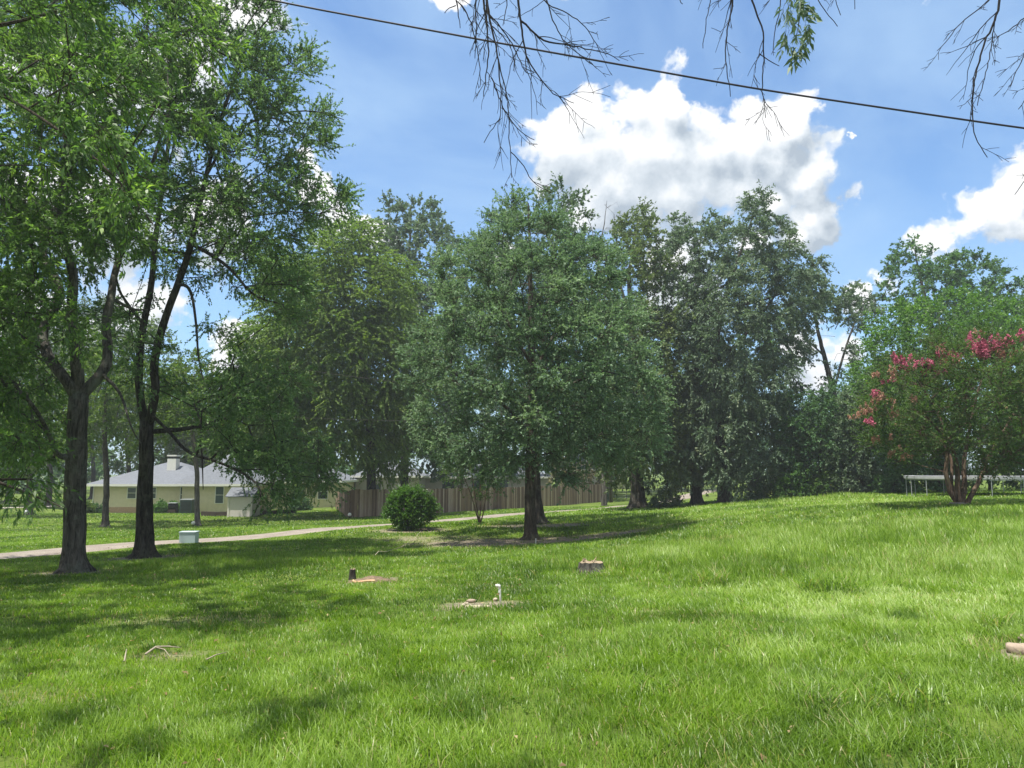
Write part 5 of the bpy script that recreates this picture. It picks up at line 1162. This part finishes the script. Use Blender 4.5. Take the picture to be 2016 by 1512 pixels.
# white stand pipe
b = G(984, 1194, 9.35); pp = thing('standpipe', 'white plastic pipe with a small elbow, sticking up from the lawn', 'pipe', b)
MB().tube([(.012, 0, -.05), (.004, 0, .1), (-.006, 0, .205)], [.0135] * 3, 10).build('pipe', M_WPLAST, pp, smooth_=True)
MB().tube([(-.006, 0, .195), (-.008, 0, .222), (-.03, 0, .228), (-.055, -.004, .222)], [.019, .02, .019, .017], 10).build('elbow', M_WPLAST, pp, smooth_=True)
MB().tube([(-.003, 0, .14), (-.004, 0, .165)], [.018, .018], 10).build('collar', M_WPLAST, pp)
r_ = np.random.default_rng(31)
for i, (px, py, d_, s, lab) in enumerate(((912, 1200, 9.15, .045, 'leftmost small chunk in the broken ring left of the white pipe'), (925, 1205, 9.0, .06, 'front left chunk of the broken pale ring'), (941, 1208, 8.95, .065, 'largest front chunk of the broken pale ring'),
        (958, 1207, 8.97, .055, 'front right chunk of the broken pale ring'), (928, 1187, 9.5, .06, 'pinkish tilted chunk at the back left of the broken ring'), (975, 1184, 9.6, .05, 'back chunk of the broken ring touching the white pipe'), (918, 1194, 9.3, .035, 'tiny chunk between the front left and back left chunks'))):
    p = G(px, py, d_); rock('concrete_chunk', lab, 'rubble', p + (0, 0, .02), s * 1.1, s * .6, s * .45, M_STONE if i == 4 else M_CONC, 'broken chunks by the white pipe', i + 1)
for i, (px, py, d_, s, lab) in enumerate(((2003, 1309, 6.15, .085, 'pale flat-topped stone at the right edge of the frame'), (2034, 1312, 6.1, .10, 'stone cut by the right edge, right of the flat-topped one'), (2022, 1290, 6.5, .07, 'smaller pinkish stone behind the flat-topped one'))):
    p = G(px, py, d_); rock('garden_stone', lab, 'stone', p + (0, 0, .03), s * 1.1, s * .8, s * .6, M_STONE, 'stones at the right edge', i + 11)
rock('flat_stone', 'flat grey stone slab at the foot of the crape myrtle', 'stone', G(1886, 1003, 21.4) + (0, 0, .03), .42, .3, .07, plain('grey_slab', (0.20, 0.18, 0.16), .9, .1, .3, 9, bump=.5), None, 20)
M_STICK = plain('dry_twig', (0.34, 0.29, 0.22), .9, .1, .2, 20)
def stick(label, pts, r, side=()):
    P3 = [G(*p[:3]) + (0, 0, p[3]) for p in pts]; m = MB(); n = len(P3); m.tube(P3, [r * (1 - .6 * i / (n - 1)) for i in range(n)], 6)
    for s in side: Q3 = [G(*p[:3]) + (0, 0, p[3]) for p in s]; m.tube(Q3, [r * .6, r * .4, r * .2][:len(Q3)], 5)
    tag(m.build('fallen_stick', M_STICK, None, smooth_=True), label, 'stick', 'fallen sticks on the lawn')
stick('longest fallen twig, forked, lying on the bare spot at lower left', [(285, 1318, 6.2, .05), (305, 1306, 6.4, .075), (330, 1303, 6.45, .07), (352, 1302, 6.45, .06)], .010, [[(305, 1308, 6.4, .07), (322, 1310, 6.3, .07), (333, 1322, 6.1, .05)]])
stick('short pale stick standing in the grass left of the forked twig', [(243, 1330, 6.0, .03), (247, 1312, 6.2, .09)], .008)
stick('thin twig right of the forked one', [(405, 1330, 6.0, .05), (425, 1322, 6.1, .07), (445, 1312, 6.25, .06)], .006)
o = MB(); o.tube([G(a, b, c) + (0, 0, z_) for a, b, c, z_ in ((738, 1118, 14.2, .3), (745, 1100, 15.6, .26), (760, 1085, 17.5, .2), (790, 1072, 20.5, .14), (815, 1060, 24, .1), (828, 1054, 26.5, .1))], [.006] * 6, 6); tag(o.build('long_cane', M_CONC, None), 'long thin pale cane arching from the dug patch towards the round bush', 'cane')
tag(MB().tube([G(1055, 1080, 22) + (0, 0, 0), G(1055, 1072, 22) + (0, 0, .16)], [.02, .016], 6).build('white_stake', M_WPLAST), 'short white stake in the bare ground below the middle tree', 'stake')

# ------------------------------------------------------------------ cables and the overhead tree
def cable(name, label, pts, r, n=40, sag=0.0, mat=None):
    a = [P(*p) for p in pts]; K = []
    for p, q in zip(a[:-1], a[1:]):
        for i in range(n): f = i / n; K.append(p + (q - p) * f)
    K.append(a[-1]); K = np.array(K)
    for _ in range(60): K[1:-1] = .25 * K[:-2] + .5 * K[1:-1] + .25 * K[2:]
    V, Q = tube(K, [r] * len(K), 8); tag(meshobj(name, V, Q, mat or M_BLACK, None, True), label, 'cable')
cable('power_cable', 'thick black cable crossing the sky from upper left down to the right edge', [(-700, -290, 8.6), (515, -2, 8.2), (1000, 88, 8), (1500, 177, 8), (2016, 253, 8), (3000, 380, 8.2)], .0115, mat=plain('cable_black', (0.03, 0.024, 0.035), .6, .3, .2))
cable('phone_wire', 'thin pale wire in front of the feathery tree', [(560, 722, 40), (680, 741, 40), (800, 754, 40), (1000, 778, 40)], .008, 8, mat=B_PALE)
cable('phone_wire', 'second thin pale wire, lower, left of the middle tree', [(560, 822, 42), (690, 826, 42), (800, 829, 42), (1000, 834, 42)], .007, 8, mat=B_PALE)

ro = np.random.default_rng(41)
def P_top(p): return (p[2] - EYE) / p[1] > .71
def hang(pts, d, r0, nside, seed, depth=2, dd=.5):
    """a hanging bare twig system: main polyline (px, py) plus recursive side twigs; returns list of (points, radii)"""
    r_ = np.random.default_rng(seed); out = []
    K = np.array([P(p[0], p[1], d + (p[2] if len(p) > 2 else 0)) for p in pts]); 
    S = []
    for p, q in zip(K[:-1], K[1:]):
        n = max(2, int(np.linalg.norm(q - p) / .05))
        for i in range(n): S.append(p + (q - p) * i / n)
    S.append(K[-1]); S = np.array(S)
    for _ in range(3): S[1:-1] = .25 * S[:-2] + .5 * S[1:-1] + .25 * S[2:]
    S[1:-1] += r_.standard_normal((len(S) - 2, 3)) * .0035
    out.append((S, np.linspace(r0, .0036, len(S))))
    def side(S, r0, lev, ns):
        Lg = np.linalg.norm(np.diff(S, axis=0), axis=1).sum()
        for _ in range(ns):
            i = int(len(S) * (.12 + .85 * r_.random())); i = min(max(i, 1), len(S) - 2); T = unit(S[i + 1] - S[i - 1])
            v = unit(T * 1.0 + unit(np.cross(T, r_.standard_normal(3))) * (.45 + .6 * r_.random())); L = Lg * (.18 + .30 * r_.random()) * (1.0 - .35 * i / len(S)); L = min(L, .85)
            n = max(4, int(L / .045)); q = [S[i]]; vv = v.copy()
            for k in range(n):
                vv = unit(vv + r_.standard_normal(3) * .10 + np.array((.01, 0, -.035))); q.append(q[-1] + vv * L / n)
            q = np.array(q); rr = max(.0026, r0 * (1 - .7 * i / len(S)) * .55); out.append((q, np.linspace(rr, .0019, len(q))))
            if lev > 1: side(q, rr, lev - 1, 2 + int(r_.random() * 3))
            elif r_.random() < .7:
                pass
    side(S, r0, depth, nside)
    return out
HG_ = []; MAINS = []
d6 = 6.6
for i, (pts, r0, ns) in enumerate((
    ([(888, -70), (897, -10), (903, 30), (906, 55)], .012, 2), ([(938, -80), (937, 20), (938, 80), (935, 115)], .011, 5), ([(940, -70), (955, 20), (962, 90), (958, 140), (952, 190)], .012, 7),
    ([(945, -80), (965, 40), (978, 100), (985, 160), (986, 220), (984, 245)], .014, 9), ([(984, 120), (1003, 200), (1005, 270), (1010, 350)], .006, 6), ([(985, 165), (1010, 230), (1040, 270), (1068, 285)], .006, 5),
    ([(1003, 290), (1025, 310), (1045, 350), (1085, 373)], .005, 3), ([(1012, -80), (1022, 20), (1030, 80), (1038, 120), (1062, 150), (1080, 180), (1130, 203)], .014, 9), ([(1022, 25), (1050, 50), (1066, 66), (1100, 70), (1160, 82), (1198, 90), (1220, 105)], .010, 7),
    ([(1040, -60), (1075, 10), (1120, 25), (1160, 60), (1182, 105)], .007, 6), ([(1060, -60), (1085, 30), (1102, 70), (1130, 100), (1175, 135)], .008, 7), ([(950, 20), (985, 60), (1010, 100), (1028, 150), (1045, 140)], .007, 6),
    ([(990, -60), (1000, 10), (990, 50)], .006, 3), ([(900, 20), (885, 25), (878, 35)], .005, 0), ([(985, 220), (965, 245), (953, 268)], .004, 1), ([(905, 10), (920, 20), (932, 60), (942, 100), (950, 180), (943, 175)], .006, 4),
    ([(1408, -60), (1395, 20), (1388, 65), (1384, 95)], .005, 1), ([(1450, -60), (1440, 20), (1430, 60), (1428, 120), (1435, 165), (1438, 190)], .009, 7), ([(1465, -60), (1480, 0), (1496, 40), (1504, 75), (1503, 120), (1500, 170), (1507, 232)], .010, 8),
    ([(1504, 70), (1525, 85), (1545, 95)], .005, 1), ([(1540, -60), (1535, 20), (1525, 60), (1522, 105)], .006, 2), ([(1590, -50), (1615, 10), (1632, 30), (1649, 52)], .005, 3), ([(1640, -60), (1645, 5), (1655, 30)], .004, 3), ([(1315, -40), (1338, 2), (1344, 8)], .005, 0), ([(1683, -40), (1682, 5), (1683, 18)], .003, 0),
    ([(1972, -70), (1968, 0), (1960, 40), (1935, 90), (1922, 140), (1914, 180), (1915, 240), (1922, 280), (1944, 310)], .012, 8), ([(1968, -20), (1930, 15), (1885, 50), (1862, 85), (1845, 100)], .006, 4), ([(2060, 0), (2020, 35), (1985, 60), (1962, 75)], .008, 6), ([(2000, 45), (1992, 110), (1980, 160), (1966, 215)], .005, 6),
    ([(2070, 30), (2030, 90), (2005, 130), (1990, 170)], .006, 7), ([(2070, 320), (2020, 350), (1998, 383)], .004, 1), ([(2080, 120), (2030, 180), (2005, 215)], .005, 5))):
    new_ = hang(pts, d6 + .5 * (ro.random() - .5), r0 * 1.12, ns, 500 + i, 2)
    if HG_ and pts[0][0] < 2010 and not P_top(new_[0][0][0]):        # a side twig: join it to the nearest twig already hung
        allp = np.vstack([S for S, rr in HG_]); s0_ = new_[0][0][0]; sh = allp[np.argmin(((allp - s0_) ** 2).sum(1))] - s0_
        new_ = [(S + sh, rr) for S, rr in new_]
    MAINS.append(len(HG_)); HG_ += new_
ob = np.array((3.6, -4.0, float(H(3.6, -4.0))))
ot = thing('overhead_tree', 'half-dead tree overhead whose bare twigs hang into the top of the picture', 'tree', ob)
def ln(*a): return [np.array(p, float) for p in a]
A0 = P(940, -75, 6.9); A1 = P(1030, -75, 6.6); B0 = P(1450, -62, 6.6); B1 = P(1600, -62, 6.6); C0 = P(1975, -70, 6.6); C1 = P(2075, 10, 6.6)
LO = [ln((*ob, .28), (3.6, -4, 3.0, .22), (3.5, -3.9, 5.6, .19)),
      ln((3.5, -3.9, 5.6, .13), (2.4, -1.2, 7.1, .10), (1.0, 2.5, 7.9, .07), (.2, 5.2, 8.0, .05), (*(A1 + (0, -.2, .25)), .03), (*A1, .016)), ln((.2, 5.2, 8.0, .04), (*(A0 + (0, -.3, .3)), .025), (*A0, .016)),
      ln((3.5, -3.9, 5.6, .13), (3.2, -.5, 7.2, .10), (2.6, 3.5, 8.0, .06), (*(B0 + (0, -.3, .4)), .03), (*B0, .012)), ln((2.6, 3.5, 8.0, .05), (*(B1 + (0, -.3, .4)), .02), (*B1, .01)),
      ln((3.5, -3.9, 5.6, .13), (4.6, -.5, 7.0, .10), (5.2, 3.5, 7.9, .06), (*(C0 + (.1, -.3, .4)), .03), (*C0, .014)), ln((5.2, 3.5, 7.9, .05), (*(C1 + (.1, -.3, .5)), .03), (*C1, .012))]
Ccl = np.array([(2.5 + 2.4 * ro.standard_normal(), -1.5 + 2.2 * ro.standard_normal(), 9.3 + 1.0 * ro.standard_normal()) for _ in range(110)]); Ccl = Ccl[Ccl[:, 2] > EYE + .82 * Ccl[:, 1] + 1][:16]
V, Q = grow(LO, np.vstack([Ccl] + [HG_[k_][0][:1] for k_ in MAINS if P_top(HG_[k_][0][0])]), ro, tip=.008); VV = [V]; QQ = [Q]; off = len(V)
for S, rr in HG_:
    v, q = tube(S, rr, 5); VV.append(v); QQ.append(q + off); off += len(v)
meshobj('trunk', np.vstack(VV), np.vstack(QQ), B_TWIG, ot, True, base=ob)
lv, tn, tw = sprays(Ccl, unit(Ccl - Ccl.mean(0)), ro, m=10, L=.8, nl=16, leaf=.10, lw=.28, droop=.3)
c2 = np.array([P(px, py, 6.5 + .15 * ro.standard_normal()) for px, py in ((1558, -20), (1575, -5), (1548, 5), (1590, 10), (1562, 25), (1580, 40), (1595, 45), (1560, 60), (1572, 80), (1555, 90), (1575, 5), (1568, 95))])
l2, t2, tw2 = sprays(c2, np.tile(np.array((0, 0, -1.0)), (len(c2), 1)), ro, m=3, L=.17, nl=8, leaf=.105, lw=.24, droop=.25, upb=-.3, outb=1.0, spread=.6, leafup=.3)
lv = np.vstack([lv, l2]); meshobj('crown', lv, np.arange(len(lv)).reshape(-1, 4), L_OAK, ot, False, np.concatenate([tn, t2]), ob)
v, q = twigmesh(tw2, .002); 
S_ = [P(1590, -60, 6.6), P(1580, 0, 6.5), P(1572, 50, 6.5), P(1565, 85, 6.5)]; v3, q3 = tube(S_, [.006, .005, .004, .002], 5)
meshobj('leafy_twig', np.vstack([v, v3]), np.vstack([q, q3 + len(v)]), B_TWIG, ot, True, base=ob)

# ------------------------------------------------------------------ summer haze
hz_m, nt_ = newmat('haze_air'); vo_ = nt_.nodes.new('ShaderNodeVolumePrincipled'); vo_.inputs['Density'].default_value = 0.0009; vo_.inputs['Color'].default_value = (0.90, 0.95, 1.0, 1); vo_.inputs['Anisotropy'].default_value = 0.25
o_ = nt_.nodes.new('ShaderNodeOutputMaterial'); nt_.links.new(vo_.outputs[0], o_.inputs['Volume'])
hb_ = MB(); hb_.box(-425, 425, -65, 605, -12, 42); tag(hb_.build('haze', hz_m), 'faint pale summer haze over the lawn and the woods', 'haze', kind='stuff')
